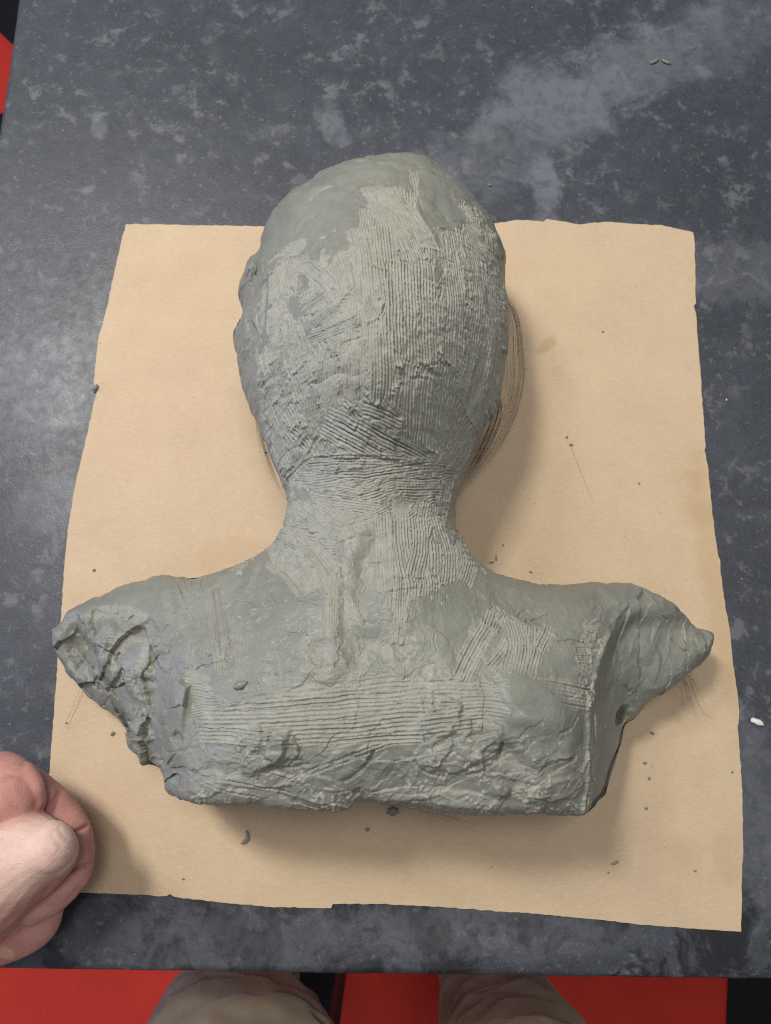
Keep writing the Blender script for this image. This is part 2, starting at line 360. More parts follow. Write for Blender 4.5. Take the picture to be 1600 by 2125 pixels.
SPOT = [(780, 640, .176), (780, 500, .170), (780, 790, .168), (690, 560, .166), (870, 560, .166), (610, 640, .146), (960, 640, .146), (640, 800, .142), (930, 800, .142), (780, 890, .146), (690, 880, .138), (880, 880, .138),
        (800, 390, .140), (690, 430, .140), (900, 430, .140),
        (770, 970, .128), (770, 1050, .120), (670, 1040, .112), (870, 1040, .112), (770, 1180, .126), (680, 1180, .118), (870, 1180, .120), (780, 1340, .131), (620, 1340, .128), (950, 1340, .129), (470, 1320, .110), (1090, 1320, .117),
        (330, 1300, .084), (1220, 1270, .094), (780, 1560, .127), (600, 1580, .124), (950, 1560, .130), (1130, 1500, .127), (450, 1560, .116), (1190, 1600, .116), (420, 1430, .112), (1200, 1430, .115),
        (360, 1500, .092), (300, 1480, .068), (215, 1390, .060), (270, 1390, .074), (200, 1290, .062), (1300, 1330, .080), (1380, 1320, .070), (1330, 1420, .066), (1270, 1480, .078), (1260, 1580, .074), (1430, 1340, .058)]
cw = np.array([at(u, v, z - 0.014 - 0.015 * float(sstep(1060, 900, np.array(v, float)) * sstep(370, 560, np.array(v, float)))) for u, v, z in CON])
ctrl = np.concatenate([cw[::2], np.array([at(u, v, z) for u, v, z in SPOT])])
cz = np.concatenate([np.array([z for _, _, z in CON])[::2], np.array([z for _, _, z in SPOT])])
def tps_fit(P, z, lam=2e-5):
    n = len(P); d2 = ((P[:, None] - P[None]) ** 2).sum(-1); K = np.where(d2 > 0, d2 * np.log(d2 + 1e-20), 0) + lam * np.eye(n)
    A = np.zeros((n + 3, n + 3)); A[:n, :n] = K; A[:n, n] = 1; A[:n, n + 1:] = P; A[n:, :n] = A[:n, n:].T
    return np.linalg.solve(A, np.concatenate([z, np.zeros(3)]))
S = 10.0                                                     # work in decimetres for conditioning
tw = tps_fit(ctrl * S, cz)
def tps(X, Y):
    r = np.full(X.shape, tw[-3]) + tw[-2] * X * S + tw[-1] * Y * S
    for (px, py), w in zip(ctrl * S, tw[:-3]):
        d2 = (X * S - px) ** 2 + (Y * S - py) ** 2 + 1e-12; r += w * d2 * np.log(d2)
    return r
H = 0.00034
x0, x1 = cw[:, 0].min() - .006, cw[:, 0].max() + .006; y0, y1 = cw[:, 1].min() - .006, cw[:, 1].max() + .006
STEP = 6; nxc = int((x1 - x0) / (H * STEP)) + 4; nyc = int((y1 - y0) / (H * STEP)) + 4
xc = x0 + np.arange(nxc) * H * STEP; yc = y0 + np.arange(nyc) * H * STEP
XC, YC = np.meshgrid(xc, yc)
def cr_matrix(nc, step):
    nf = (nc - 3) * step; M = np.zeros((nf, nc))
    for i in range(nf):
        k = i // step + 1; t = (i % step) / step
        M[i, k - 1:k + 3] = [0.5 * (-t + 2 * t * t - t ** 3), 0.5 * (2 - 5 * t * t + 3 * t ** 3), 0.5 * (t + 4 * t * t - 3 * t ** 3), 0.5 * (-t * t + t ** 3)]
    return M
MX, MY = cr_matrix(nxc, STEP), cr_matrix(nyc, STEP)
up = lambda A: MY @ A @ MX.T
xs = x0 + H * STEP + np.arange(MX.shape[0]) * H; ys = y0 + H * STEP + np.arange(MY.shape[0]) * H
X, Y = np.meshgrid(xs, ys); NY, NX = X.shape
ring = catmull(cw, 3, True)
def sdf(poly, X, Y):
    best = np.full(X.shape, 1e9)
    for i in range(len(poly)):
        a = poly[i]; b = poly[(i + 1) % len(poly)]; d = b - a; L = d @ d + 1e-18
        t = np.clip(((X - a[0]) * d[0] + (Y - a[1]) * d[1]) / L, 0, 1)
        best = np.minimum(best, (X - a[0] - d[0] * t) ** 2 + (Y - a[1] - d[1] * t) ** 2)
    return np.where(point_in(poly, X, Y), 1, -1) * np.sqrt(best)
SD = up(sdf(ring, XC, YC)); ZT = up(tps(XC, YC))
SD = SD + 0.0009 * fbm(X, Y, 0.005, 21, 3) + 0.0014 * fbm(X, Y, 0.017, 22, 2)
def sample(A, x, y):
    fx = np.clip((np.asarray(x) - xs[0]) / H, 0, NX - 1.001); fy = np.clip((np.asarray(y) - ys[0]) / H, 0, NY - 1.001)
    i = fy.astype(int); j = fx.astype(int); fx = fx - j; fy = fy - i
    return (A[i, j] * (1 - fx) + A[i, j + 1] * fx) * (1 - fy) + (A[i + 1, j] * (1 - fx) + A[i + 1, j + 1] * fx) * fy
def P(u, v):
    u = np.asarray(u, float); v = np.asarray(v, float); z = np.full(u.shape, 0.1)
    for _ in range(10):
        x, y = at(u, v, z); z = 0.5 * z + 0.5 * np.clip(sample(ZT, x, y), 0.02, 0.2)
    return np.stack(at(u, v, z), -1)
# edge rounding: generous round on the head, tighter on the shoulders, sharp along the cut lower edge
nape_y = float(P(770, 1020)[1]); low_y = float(P(780, 1560)[1])
hd = sstep(nape_y - .03, nape_y + .06, Y); lo = sstep(low_y + .01, low_y - .03, Y)
RW = 0.014 + 0.026 * hd - 0.007 * lo; RD = 0.016 + 0.016 * hd - 0.006 * lo
tt = np.clip(SD / RW, 0, 1)
BASE = ZT - RD * (1 - np.sqrt(np.clip(1 - (1 - tt) ** 2, 0, 1)))

# ------------------------------------------------------------------ clay bust : hand-modelled relief
M = np.zeros_like(X)        # lumps, folds, cuts
D = np.zeros_like(X)        # tool marks
R = np.zeros_like(X)        # how combed/crumbly the clay is, with comb-groove shade put into it
LOWN = fbm(X, Y, 0.030, 31, 3); MIDN = fbm(X, Y, 0.008, 32, 3); HIN = fbm(X, Y, 0.0022, 33, 3); TINY = fbm(X, Y, 0.0010, 34, 2)
MED = fbm(X, Y, 0.014, 35, 2)
M += 0.0014 * MED * (0.6 + 0.4 * hd) - 0.0012 * (1 - np.abs(fbm(X, Y, 0.026, 36, 3))) ** 8 * (0.5 + .5 * hd)
M += 0.0020 * LOWN + 0.00018 * MIDN
D += 0.00010 * HIN

def win(p, pad):
    a = p.min(0) - pad; b = p.max(0) + pad
    j0 = max(0, int((a[0] - xs[0]) / H)); j1 = min(NX, int((b[0] - xs[0]) / H) + 2); i0 = max(0, int((a[1] - ys[0]) / H)); i1 = min(NY, int((b[1] - ys[0]) / H) + 2)
    return (slice(i0, max(i1, i0)), slice(j0, max(j1, j0)))
def st(p, Xw, Yw):
    best = np.full(Xw.shape, 1e9); s = np.zeros(Xw.shape); t = np.zeros(Xw.shape); acc = 0.0
    for a, b in zip(p[:-1], p[1:]):
        d = b - a; L = np.linalg.norm(d) + 1e-12; d = d / L
        al = (Xw - a[0]) * d[0] + (Yw - a[1]) * d[1]; ac = -(Xw - a[0]) * d[1] + (Yw - a[1]) * d[0]
        alc = np.clip(al, 0, L); dd = (al - alc) ** 2 + ac ** 2
        m = dd < best; best = np.where(m, dd, best); s = np.where(m, acc + alc, s); t = np.where(m, ac, t); acc += L
    return s, t, np.sqrt(best), acc
def path(px, world=False):
    p = np.asarray(px, float)
    if not world: p = P(p[:, 0], p[:, 1])
    return catmull(p, 5) if len(p) > 2 else p
def rake(px, w, sp=0.0021, dep=0.00075, sharp=2.0, world=False, rough=0.8, fill=1.0, keep=0.0, cover=1.0):
    p = path(px, world); W = win(p, w * 0.75 + .002)
    Xw, Yw = X[W], Y[W]
    if Xw.size == 0: return
    s, t, d, L = st(p, Xw, Yw); sd = rng.random() * 50
    ragged = 0.0008 * HIN[W] + 0.0010 * MIDN[W]
    capped = (d > np.abs(t) + 1e-6)
    m = sstep(0.0004, -0.0006, np.abs(t) - w / 2 + ragged) * sstep(-0.0005, 0.0015, np.minimum(s, L - s) + ragged * 1.5) * (~capped) * fill
    u = t / sp + rng.random() + 0.22 * vnoise(s, t * 0.2, 0.011, sd) + 0.08 * vnoise(s, t, 0.004, sd + 5)
    k = np.floor(u).astype(int); f = u - k; amp = 0.45 + 0.85 * rng.random(64)[k & 63]
    fadeln = 0.4 + 0.6 * sstep(-0.45, 0.30, vnoise(s + k * 0.37, t * 0, 0.010, sd + 9))
    g = -1.35 * dep * amp * fadeln * np.abs(np.sin(np.pi * f)) ** sharp
    ridge = np.abs(f - 0.5) * 2
    crumb = dep * 0.75 * rough * np.clip(HIN[W] * 1.3 + 0.6 * TINY[W], -0.3, 1.2) * ridge ** 2
    end = dep * 0.9 * np.exp(-((L - s - .0006) / 0.0011) ** 2) * (0.5 + 0.8 * (HIN[W] > -.1)) - dep * 0.9 * np.exp(-(s / 0.0009) ** 2)
    new = g + crumb + end + dep * 0.35
    D[W] = D[W] * (1 - m) + (new + keep * D[W]) * m
    R[W] = R[W] * (1 - m) + m * cover * (0.40 + 0.60 * ridge ** 1.3)  # crests paler, grooves darker: groove shading strengthened in the colour
    edge = np.exp(-((np.abs(t) - w / 2 - .0003) / 0.0006) ** 2) * (~capped) * sstep(0, .002, np.minimum(s, L - s))
    D[W] += edge * dep * 0.45 * (0.4 + HIN[W])
def smear(px, w, dep=0.0006, lip=0.0005, world=False, r=0.05, streak=0.00012):
    p = path(px, world); W = win(p, w * 0.75 + .003); Xw, Yw = X[W], Y[W]
    if Xw.size == 0: return
    s, t, d, L = st(p, Xw, Yw); q = d / (w / 2) + 0.30 * MIDN[W]
    m = sstep(1.04, 0.86, q)
    new = -dep * (1 - np.clip(q, 0, 1) ** 2) + streak * vnoise(s * 0.15, t, 0.0011, rng.random() * 40) + 0.00008 * HIN[W]
    D[W] = D[W] * (1 - m) + new * m; R[W] = R[W] * (1 - m) + r * m
    D[W] += lip * np.exp(-((q - 1.02) / 0.10) ** 2) * (0.6 + 0.7 * np.clip(MIDN[W] + HIN[W], -.8, 1))
def crack(px, w=0.0010, dep=0.0022, world=False, lip=0.0002):
    p = path(px, world); W = win(p, w * 4 + .002); Xw, Yw = X[W], Y[W]
    if Xw.size == 0: return
    s, t, d, L = st(p, Xw, Yw); dd = d + 0.0006 * HIN[W] + 0.0004 * TINY[W]
    M[W] += -dep * sstep(w, w * 0.25, dd) * (0.7 + 0.4 * vnoise(s, s * 0, 0.004, 3)) + lip * np.exp(-((dd - w * 1.5) / (w * 0.7)) ** 2)
def lump(u, v, rx, ry, rot, h, soft=0.35, wob=0.25, r=None, cell=None, world=False, flat=False):
    c = P(u, v) if not world else np.array([u, v]); W = win(c[None], max(rx, ry) * 1.7); Xw, Yw = X[W] - c[0], Y[W] - c[1]
    if Xw.size == 0: return
    a, b = math.cos(rot), math.sin(rot); q = np.sqrt(((Xw * a + Yw * b) / rx) ** 2 + ((-Xw * b + Yw * a) / ry) ** 2) + wob * fbm(X[W], Y[W], max(rx, ry) * 0.7, rng.random() * 40, 3)
    m = sstep(1 + soft * .5, 1 - soft, q); M[W] += h * m
    if flat: D[W] = D[W] * (1 - m) + m * 0.00010 * HIN[W]
    if r is not None: R[W] = R[W] * (1 - m) + m * r
def crumbs(px, n, spread, size=(0.0004, 0.0010), h=0.55):
    p = path(px)
    for _ in range(n):
        c = p[rng.integers(len(p))] + rng.normal(0, spread, 2); s = rng.uniform(*size); W = win(c[None], s * 2.2); Xw, Yw = X[W] - c[0], Y[W] - c[1]
        if Xw.size == 0: continue
        ang = rng.random() * 3.14; e = rng.uniform(1, 2.2); a, b = math.cos(ang), math.sin(ang)
        q = np.sqrt(((Xw * a + Yw * b) / s / e) ** 2 + ((-Xw * b + Yw * a) / s) ** 2)
        m = np.sqrt(np.clip(1 - q ** 2, 0, 1)); M[W] += s * h * m; R[W] = np.maximum(R[W], 0.8 * (m > 0.1))
def inpoly(poly, u, v): return bool(point_in(np.array(poly, float), np.array([u]), np.array([v]))[0])
def field(poly, n, ang, jit, length, width, sp=0.0020, dep=0.00075, sharp=2.0, angf=None, curve=0.15, **kw):
    poly = np.array(poly, float); a = poly.min(0); b = poly.max(0); k = 0; tries = 0
    while k < n and tries < n * 30:
        tries += 1; u, v = rng.uniform(a, b)
        if not inpoly(poly, u, v): continue
        an = math.radians((angf(u, v) if angf else ang) + rng.normal(0, jit)); Ln = rng.uniform(*length) * 3400; w = rng.uniform(*width)
        cu = rng.normal(0, curve); pts = []
        for q in (-.5, -.17, .17, .5):
            aa = an + cu * q; pts.append((u + math.cos(aa) * Ln * q, v + math.sin(aa) * Ln * q))
        if not (inpoly(poly, *pts[0]) and inpoly(poly, *pts[-1])) and rng.random() < 0.75: continue
        if rng.random() < 0.3: pts = pts[::-1]
        rake(pts, w, sp * rng.uniform(0.9, 1.2), dep * rng.uniform(0.7, 1.2), sharp, **kw); k += 1

# --- soft hand-pressed undulation of the torso: thumbed-on flakes of clay
tor = [(200, 1240), (520, 1190), (1000, 1200), (1380, 1260), (1230, 1440), (1200, 1670), (400, 1650), (330, 1480)]
for _ in range(110):
    u, v = rng.uniform((150, 1200), (1420, 1680))
    if not inpoly(tor, u, v): continue
    a = rng.uniform(0, 6.28); L = rng.uniform(30, 120)
    smear([(u, v), (u + math.cos(a) * L * .5 + rng.normal(0, 8), v + math.sin(a) * L * .5 + rng.normal(0, 8)), (u + math.cos(a) * L, v + math.sin(a) * L)], rng.uniform(.006, .018), rng.uniform(.0003, .0008), rng.uniform(.00005, .0003), r=rng.uniform(0, .3), streak=.00016)
for _ in range(26):
    u, v = rng.uniform((380, 1545), (1220, 1680))
    lump(u, v, rng.uniform(.005, .016), rng.uniform(.003, .008), rng.normal(0, .6), rng.choice([-1, 1]) * rng.uniform(.0003, .0009), 0.14, 0.6, r=rng.uniform(0, .3))
for _ in range(70):                                        # dry scrape marks
    u, v = rng.uniform((260, 1210), (1330, 1440)); a = rng.choice([1.4, 1.0, 2.3, 1.7]) + rng.normal(0, .2); L = rng.uniform(30, 90)
    rake([(u, v), (u + math.cos(a) * L * .5 + rng.normal(0, 3), v + math.sin(a) * L * .5), (u + math.cos(a) * L, v + math.sin(a) * L)], rng.uniform(.004, .010), .0013, .00022, 2.0, rough=.5, fill=.7, cover=rng.uniform(.1, .5))
def facets(poly, n, amp, tilt, stretch=(1, 1), warp=.0025, pad=.004, r=None, soft=.003):
    p = P(np.array(poly, float)[:, 0], np.array(poly, float)[:, 1]); W = win(p, .002); Xw, Yw = X[W], Y[W]
    m = sstep(0, soft, sdf(p, Xw, Yw)); a = p.min(0); b = p.max(0); c = rng.uniform(a, b, (n, 2)); h = rng.uniform(-amp, amp, n); g = rng.normal(0, tilt, (n, 2)); rr = rng.uniform(0, .5, n)
    wx = Xw + warp * fbm(Xw, Yw, .010, 51, 3); wy = Yw + warp * fbm(Xw, Yw, .010, 57, 3); best = np.full(Xw.shape, 1e9); k = np.zeros(Xw.shape, int); sec = np.full(Xw.shape, 1e9)
    for q in range(n):
        d = ((wx - c[q, 0]) / stretch[0]) ** 2 + ((wy - c[q, 1]) / stretch[1]) ** 2; lt = d < best
        sec = np.where(lt, best, np.minimum(sec, d)); k = np.where(lt, q, k); best = np.where(lt, d, best)
    e = np.sqrt(sec) - np.sqrt(best)
    hh = h[k] + (Xw - c[k, 0]) * g[k, 0] + (Yw - c[k, 1]) * g[k, 1]
    M[W] += m * (np.clip(hh, -amp * 2.2, amp * 2.2) - 0.35 * amp * np.exp(-(e / .0006) ** 2) * (MIDN[W] > -.1))
    if r is not None: R[W] = R[W] * (1 - m) + m * r * rr[k]
facets([(330, 1560), (420, 1540), (700, 1560), (900, 1540), (1150, 1560), (1230, 1560), (1230, 1700), (700, 1700), (380, 1680)], 24, .0011, .05, (2.2, 1), r=.45)
facets([(300, 1200), (1000, 1190), (1230, 1300), (1230, 1560), (400, 1560)], 50, .00030, .025, (1.3, 1), warp=.004)
facets([(100, 1300), (200, 1260), (300, 1300), (330, 1380), (400, 1420), (380, 1560), (370, 1680), (300, 1620), (200, 1480), (100, 1380)], 34, .0026, .16, (1, 1.3), r=.4)
facets([(1260, 1300), (1340, 1220), (1460, 1280), (1500, 1340), (1360, 1480), (1300, 1480), (1250, 1420)], 12, .0010, .08, (.7, 1.6), warp=.002, r=.1)
facets([(470, 530), (545, 520), (545, 900), (470, 900)], 12, .0022, .14, (1, 1.6), r=.1)
facets([(980, 400), (1080, 500), (1080, 840), (1000, 880), (1000, 500)], 14, .0012, .08, (1, 1.8))
# --- head combing: strokes follow the meridians of the skull
hl = np.array([(c[0], c[1]) for c in CON])
def hw(v):
    t = np.array([(330, 150), (400, 215), (480, 245), (560, 262), (640, 270), (740, 275), (820, 262), (880, 235), (940, 205), (1000, 185), (1090, 180)]); return np.interp(v, t[:, 0], t[:, 1])
def meridian(u, v):
    a = (u - 778) / hw(v); return math.degrees(math.atan2(1.0, a * (hw(v + 20) - hw(v - 20)) / 40 * 1.1 + 0.03))
headp = [(745, 395), (840, 395), (885, 470), (930, 478), (955, 400), (1000, 440), (1038, 540), (1050, 690), (1036, 800), (1000, 890), (962, 960), (945, 1010), (600, 1010), (575, 960), (552, 870), (545, 760), (560, 650), (575, 560), (610, 505), (690, 530), (735, 470)]
field(headp, 80, 90, 26, (.010, .026), (.005, .011), .0014, .00075, 2.0, angf=meridian, keep=.3)
field(headp, 130, 90, 11, (.014, .038), (.005, .013), .0015, .00085, 1.8, angf=meridian, rough=.6, keep=.35)
field(headp, 60, 90, 8, (.024, .060), (.006, .013), .0016, .00095, 1.8, angf=meridian, curve=.12, rough=.5, keep=.3)
field(headp, 16, 80, 28, (.010, .024), (.005, .010), .0014, .00075, 2.0, angf=meridian, keep=.4)
field([(545, 560), (640, 520), (650, 980), (585, 970), (550, 880), (535, 740)], 46, 90, 10, (.012, .034), (.005, .011), .0015, .00080, 1.8, angf=meridian, keep=.25)
field([(940, 480), (1030, 500), (1052, 640), (1045, 800), (1000, 900), (950, 1000), (920, 900)], 44, 90, 8, (.014, .040), (.005, .011), .0016, .00090, 1.8, angf=meridian, keep=.25)
for a in ([(768, 388), (800, 440), (850, 520), (880, 590)], [(800, 395), (850, 450), (890, 520)], [(745, 470), (760, 540), (765, 620)], [(790, 470), (800, 540), (810, 620)], [(700, 540), (715, 600), (720, 680)]):
    rake(a, .014, .00155, .0009, 2.0)
for a in ([(858, 355), (862, 385), (868, 418)],): rake(a, .0065, .00163, .0010, 2.0)
for a in ([(628, 690), (670, 655), (725, 620)], [(610, 660), (660, 620), (700, 590)], [(640, 700), (690, 680), (740, 660)], [(575, 545), (600, 520), (640, 505)], [(620, 540), (650, 560), (690, 600)]):
    rake(a, .0085, .00126, .0007, 2.0)
for u in (820, 850, 885): rake([(u, 540), (u + 3, 640), (u + 6, 760)], .011, .00163, .0011, 2.0)
for a in ([(935, 540), (945, 640), (938, 760)], [(985, 520), (1000, 620), (985, 740), (960, 830)], [(1015, 560), (1025, 660), (1012, 760), (985, 860)], [(955, 420), (985, 480), (1010, 540)]): rake(a, .013, .00148, .0009, 2.0)
for a in ([(860, 750), (852, 860), (850, 930)], [(890, 770), (880, 860), (870, 950)], [(930, 760), (915, 850), (900, 940)], [(680, 740), (678, 830), (690, 900)], [(735, 700), (735, 800), (738, 850)], [(790, 690), (792, 770), (790, 840)]):
    rake(a, .012, .00155, .0009, 2.0)
for a in ([(770, 870), (840, 865)], [(765, 893), (842, 890)], ): crack(a, .0008, .00118)
field([(690, 840), (790, 840), (840, 910), (700, 930)], 10, 42, 8, (.018, .03), (.007, .011), .00141, .0008)
for a in ([(675, 860), (760, 905), (880, 968)], [(665, 885), (740, 925), (800, 955)], [(740, 880), (800, 915), (890, 960)]): rake(a, .0075, .00148, .0010, 2.0)
# neck: crossways combing
field([(600, 950), (930, 950), (935, 1020), (600, 1030)], 30, 3, 16, (.012, .036), (.005, .010), .00126, .0006, keep=.4)
for a in ([(640, 960), (760, 958), (880, 968)], [(700, 985), (790, 980), (920, 962)]): rake(a, .0065, .0014, .0008, 2.0, keep=.3)
field([(595, 1030), (945, 1030), (945, 1090), (590, 1100)], 26, 5, 25, (.012, .03), (.006, .011), .00133, .00075)
field([(590, 1050), (720, 1060), (690, 1180), (530, 1170)], 26, 35, 22, (.012, .026), (.006, .011), .00141, .0008)
field([(790, 1060), (960, 1090), (980, 1190), (900, 1250), (800, 1240)], 24, 88, 10, (.018, .036), (.006, .012), .00155, .0009, 2.0)
for a in ([(795, 1065), (800, 1150), (805, 1230)], [(830, 1070), (838, 1160), (850, 1220), (835, 1290)], [(870, 1070), (872, 1130), (860, 1200)], [(920, 1100), (935, 1150), (930, 1220)], [(960, 1120), (975, 1170), (950, 1230)], [(560, 1160), (600, 1190), (640, 1240)], [(640, 1130), (680, 1180), (700, 1230)]):
    rake(a, .011, .00163, .0009, 2.0)
# --- torso combing
for a, w in (([(400, 1205), (425, 1280), (440, 1360)], .014), ([(440, 1220), (452, 1300), (462, 1400)], .010), ([(370, 1205), (395, 1260)], .010), ([(400, 1330), (395, 1400)], .006)):
    rake(a, w, .00178, .0008, 3.0, rough=.4, fill=.9, cover=.35)
for a, w in (([(1045, 1260), (1000, 1320), (960, 1400), (945, 1440)], .011), ([(1075, 1290), (1050, 1350), (1020, 1390)], .010), ([(1110, 1300), (1105, 1350), (1090, 1400)], .012), ([(1140, 1300), (1120, 1350)], .008), ([(1060, 1280), (1075, 1340), (1060, 1400)], .012), ([(1020, 1270), (1010, 1300)], .008)):
    rake(a, w, .00170, .0009, 2.4)
for a, w in (([(695, 1190), (690, 1260), (695, 1345)], .006), ([(640, 1180), (650, 1230)], .008), ([(830, 1200), (828, 1290), (822, 1340)], .007), ([(745, 1230), (748, 1290)], .006)):
    rake(a, w, .00126, .0008, 1.0)
for a, w, s_ in (([(500, 1458), (640, 1440), (800, 1425), (960, 1418)], .011, .00237), ([(470, 1490), (640, 1475), (800, 1462), (900, 1452)], .013, .00229), ([(415, 1505), (560, 1500), (700, 1492), (880, 1478)], .013, .00222),
                 ([(560, 1525), (700, 1520), (850, 1505), (1000, 1490)], .012, .00215), ([(900, 1440), (1000, 1440), (1060, 1450)], .012, .00207), ([(1110, 1430), (1170, 1440), (1222, 1450)], .014, .00185), ([(410, 1525), (480, 1530), (560, 1535)], .008, .00207),
                 ([(960, 1470), (1020, 1468), (1060, 1475)], .014, .00178), ([(700, 1545), (800, 1535), (880, 1530)], .006, .00192), ([(1190, 1560), (1215, 1580)], .014, .00178)):
    rake(a, w, s_, .00085, 3.0, rough=.45)
field([(370, 1400), (430, 1400), (440, 1480), (400, 1480)], 5, 5, 10, (.010, .016), (.008, .012), .00141, .0006)
field([(1200, 1290), (1290, 1280), (1240, 1400), (1210, 1440)], 12, 50, 25, (.008, .018), (.006, .010), .00104, .0008)
field([(540, 1130), (620, 1120), (640, 1180), (560, 1190)], 8, 40, 25, (.008, .018), (.006, .010), .00118, .0008)
# fingerprints on the left stump
for a in ([(190, 1290), (240, 1280), (300, 1300)], [(200, 1320), (250, 1325), (310, 1340)], [(250, 1360), (300, 1365)]): rake(a, .016, .0012, .00028, 1.0, rough=.3, fill=.8)
# --- smooth, thumbed areas between the combing
def smooth_area(poly, r=0.06, h=0.0, edge=10.0):
    p = P(np.array(poly, float)[:, 0], np.array(poly, float)[:, 1]); p = catmull(p, 4, True); W = win(p, .004); Xw, Yw = X[W], Y[W]
    d = sdf(p, Xw, Yw) + 0.0020 * MIDN[W] + 0.0011 * HIN[W]; m = sstep(-0.0003, 0.0005, d)
    D[W] = D[W] * (1 - m) + m * (0.00010 * HIN[W] + 0.00035 * MIDN[W] + 0.35 * np.clip(D[W], -.0004, .0004)); R[W] = R[W] * (1 - m) + m * r; M[W] += h * m
    D[W] += 0.0004 * np.exp(-((d + .0005) / .0005) ** 2) * (HIN[W] > 0)
smooth_area([(560, 440), (610, 370), (690, 325), (830, 300), (960, 350), (1000, 430), (960, 395), (940, 400), (965, 460), (900, 470), (870, 430), (868, 350), (852, 352), (850, 400), (830, 390), (755, 375), (735, 410), (745, 440), (735, 470), (700, 495), (680, 535), (655, 500), (620, 500), (575, 520), (545, 520)])
for q in ([(595, 610), (622, 622), (632, 652), (605, 650)], [(645, 800), (662, 812), (660, 850), (645, 835)], [(905, 540), (918, 560), (910, 590), (900, 575)], [(487, 560), (540, 560), (535, 640), (540, 700), (528, 780), (530, 860), (500, 850), (480, 700)],
          [(925, 1090), (945, 1040), (950, 1100), (940, 1130)], [(712, 1130), (722, 1120), (735, 1180), (745, 1260), (750, 1340), (705, 1345), (708, 1240)],
          [(870, 1240), (960, 1210), (985, 1260), (960, 1350), (930, 1400), (850, 1400), (840, 1300)], [(600, 1250), (680, 1240), (690, 1400), (600, 1410), (520, 1400), (520, 1300)],
          [(1010, 1200), (1080, 1230), (1140, 1280), (1090, 1295), (1030, 1260), (1000, 1230)], [(440, 1420), (560, 1400), (840, 1370), (930, 1400), (800, 1415), (640, 1430), (480, 1455)],
          [(1240, 1300), (1330, 1240), (1460, 1300), (1470, 1350), (1340, 1480), (1300, 1600), (1225, 1680), (1225, 1450)], [(345, 1390), (390, 1420), (400, 1520), (370, 1600), (350, 1640), (335, 1560), (345, 1480)]):
    smooth_area(q)
# --- lumps, folds and cuts
lump(1105, 1455, .024, .014, -.45, .0045, .55, .18, r=.04, flat=True); lump(1120, 1530, .024, .014, -.25, .0030, .45, .35, r=.05, flat=True)
lump(920, 1490, .0125, .0085, .5, .0022, .22, .6, r=.35); lump(955, 1515, .007, .007, .2, .0016, .2, .35, r=.4)
lump(900, 1560, .011, .007, .5, .0018, .15, .4, r=.3); lump(960, 1565, .018, .008, .25, .0022, .16, .4, r=.15); lump(1000, 1540, .012, .008, .7, .0016, .2, .35, r=.1)
lump(556, 1558, .0185, .0068, .62, .0044, .22, .50, r=.15); lump(585, 1556, .0075, .0085, .5, .0022, .25, .55, r=.05); lump(520, 1535, .008, .007, .6, .002, .3, .4, r=.4)
lump(650, 1640, .020, .007, -.1, .0014, .2, .4, r=.2); lump(560, 1620, .022, .0035, .05, .0013, .35, .4, r=.15); lump(430, 1625, .014, .006, .25, .0015, .25, .4, r=.2); lump(720, 1580, .017, .0075, .55, .0010, .2, .3, r=.05, flat=True)
lump(820, 1650, .018, .004, .1, .0012, .25, .5, r=.5); lump(960, 1660, .016, .005, -.1, .0013, .3, .5, r=.6); lump(1110, 1640, .010, .008, .1, .0009, .3, .5, r=.7); lump(1060, 1600, .02, .004, -.3, .0012, .3, .5, r=.4); lump(1160, 1640, .016, .007, .1, .0013, .2, .3, r=.1)
lump(1040, 1640, .006, .004, 0, .003, .6, .2, r=.05)
# hollow below the nape and knife-cut flank
lump(776, 1186, .0125, .0215, 0, -.0046, .60, .18); lump(776, 1250, .016, .022, 0, .0012, .9, .15); lump(742, 1250, .012, .034, .05, -.0034, .85, .1)
lump(690, 1270, .0050, .028, .03, .0012, .7, .3, r=.5); lump(815, 1190, .005, .022, 0, .0018, .8, .2); lump(775, 1330, .03, .008, 0, -.0012, .9, .2)
crack([(768, 1168), (790, 1166), (805, 1160)], .0007, .0012); crack([(800, 1210), (822, 1198)], .0007, .0014)
# nape fold
crack([(640, 945), (700, 952), (770, 950), (830, 960), (890, 968)], .0011, .0018); crack([(640, 938), (650, 920), (658, 908)], .0012, .0025)
crack([(578, 965), (588, 985), (592, 1005)], .0024, .0045); crack([(590, 985), (620, 960), (640, 950)], .0009, .0018); lump(615, 975, .006, .010, .4, -.0020, .6, .2)
# gouges on the head
crack([(674, 708), (679, 725), (686, 738)], .0009, .0022)
for a in ([(868, 752), (885, 756), (908, 752)], [(880, 762), (900, 772), (915, 776)], [(850, 785), (868, 780), (885, 786)], [(765, 548), (785, 556), (806, 560)], [(622, 549), (645, 548), (662, 560)], [(600, 537), (630, 527)], [(505, 570), (512, 580), (520, 582)], [(545, 530), (546, 555), (556, 575)],
          [(1005, 525), (1018, 540), (1030, 556)], [(985, 430), (1000, 450)], [(698, 640), (732, 598)], [(940, 870), (960, 850)], [(1015, 800), (1030, 780), (1035, 765)], [(660, 1105), (640, 1108)], [(840, 660), (848, 690)]):
    crack(a, .0008, .0017)
lump(1000, 760, .003, .016, -.35, -.0030, .8, .2); lump(985, 810, .003, .016, -.45, -.0024, .8, .2); lump(1020, 740, .003, .02, -.1, .0018, .6, .2)
lump(505, 600, .005, .008, 0, .0030, .6, .3); lump(500, 690, .005, .010, 0, .0034, .6, .3); lump(512, 545, .004, .004, 0, .003, .5, .3); lump(520, 830, .004, .008, 0, .0025, .5, .3)
pr = [(548, 575), (543, 640), (532, 720), (530, 800), (540, 860), (550, 900)]
for q in catmull(pr, 4): lump(q[0] + rng.normal(0, 3), q[1], .0024, .0042, 0, .0012, .6, .4, r=.6)
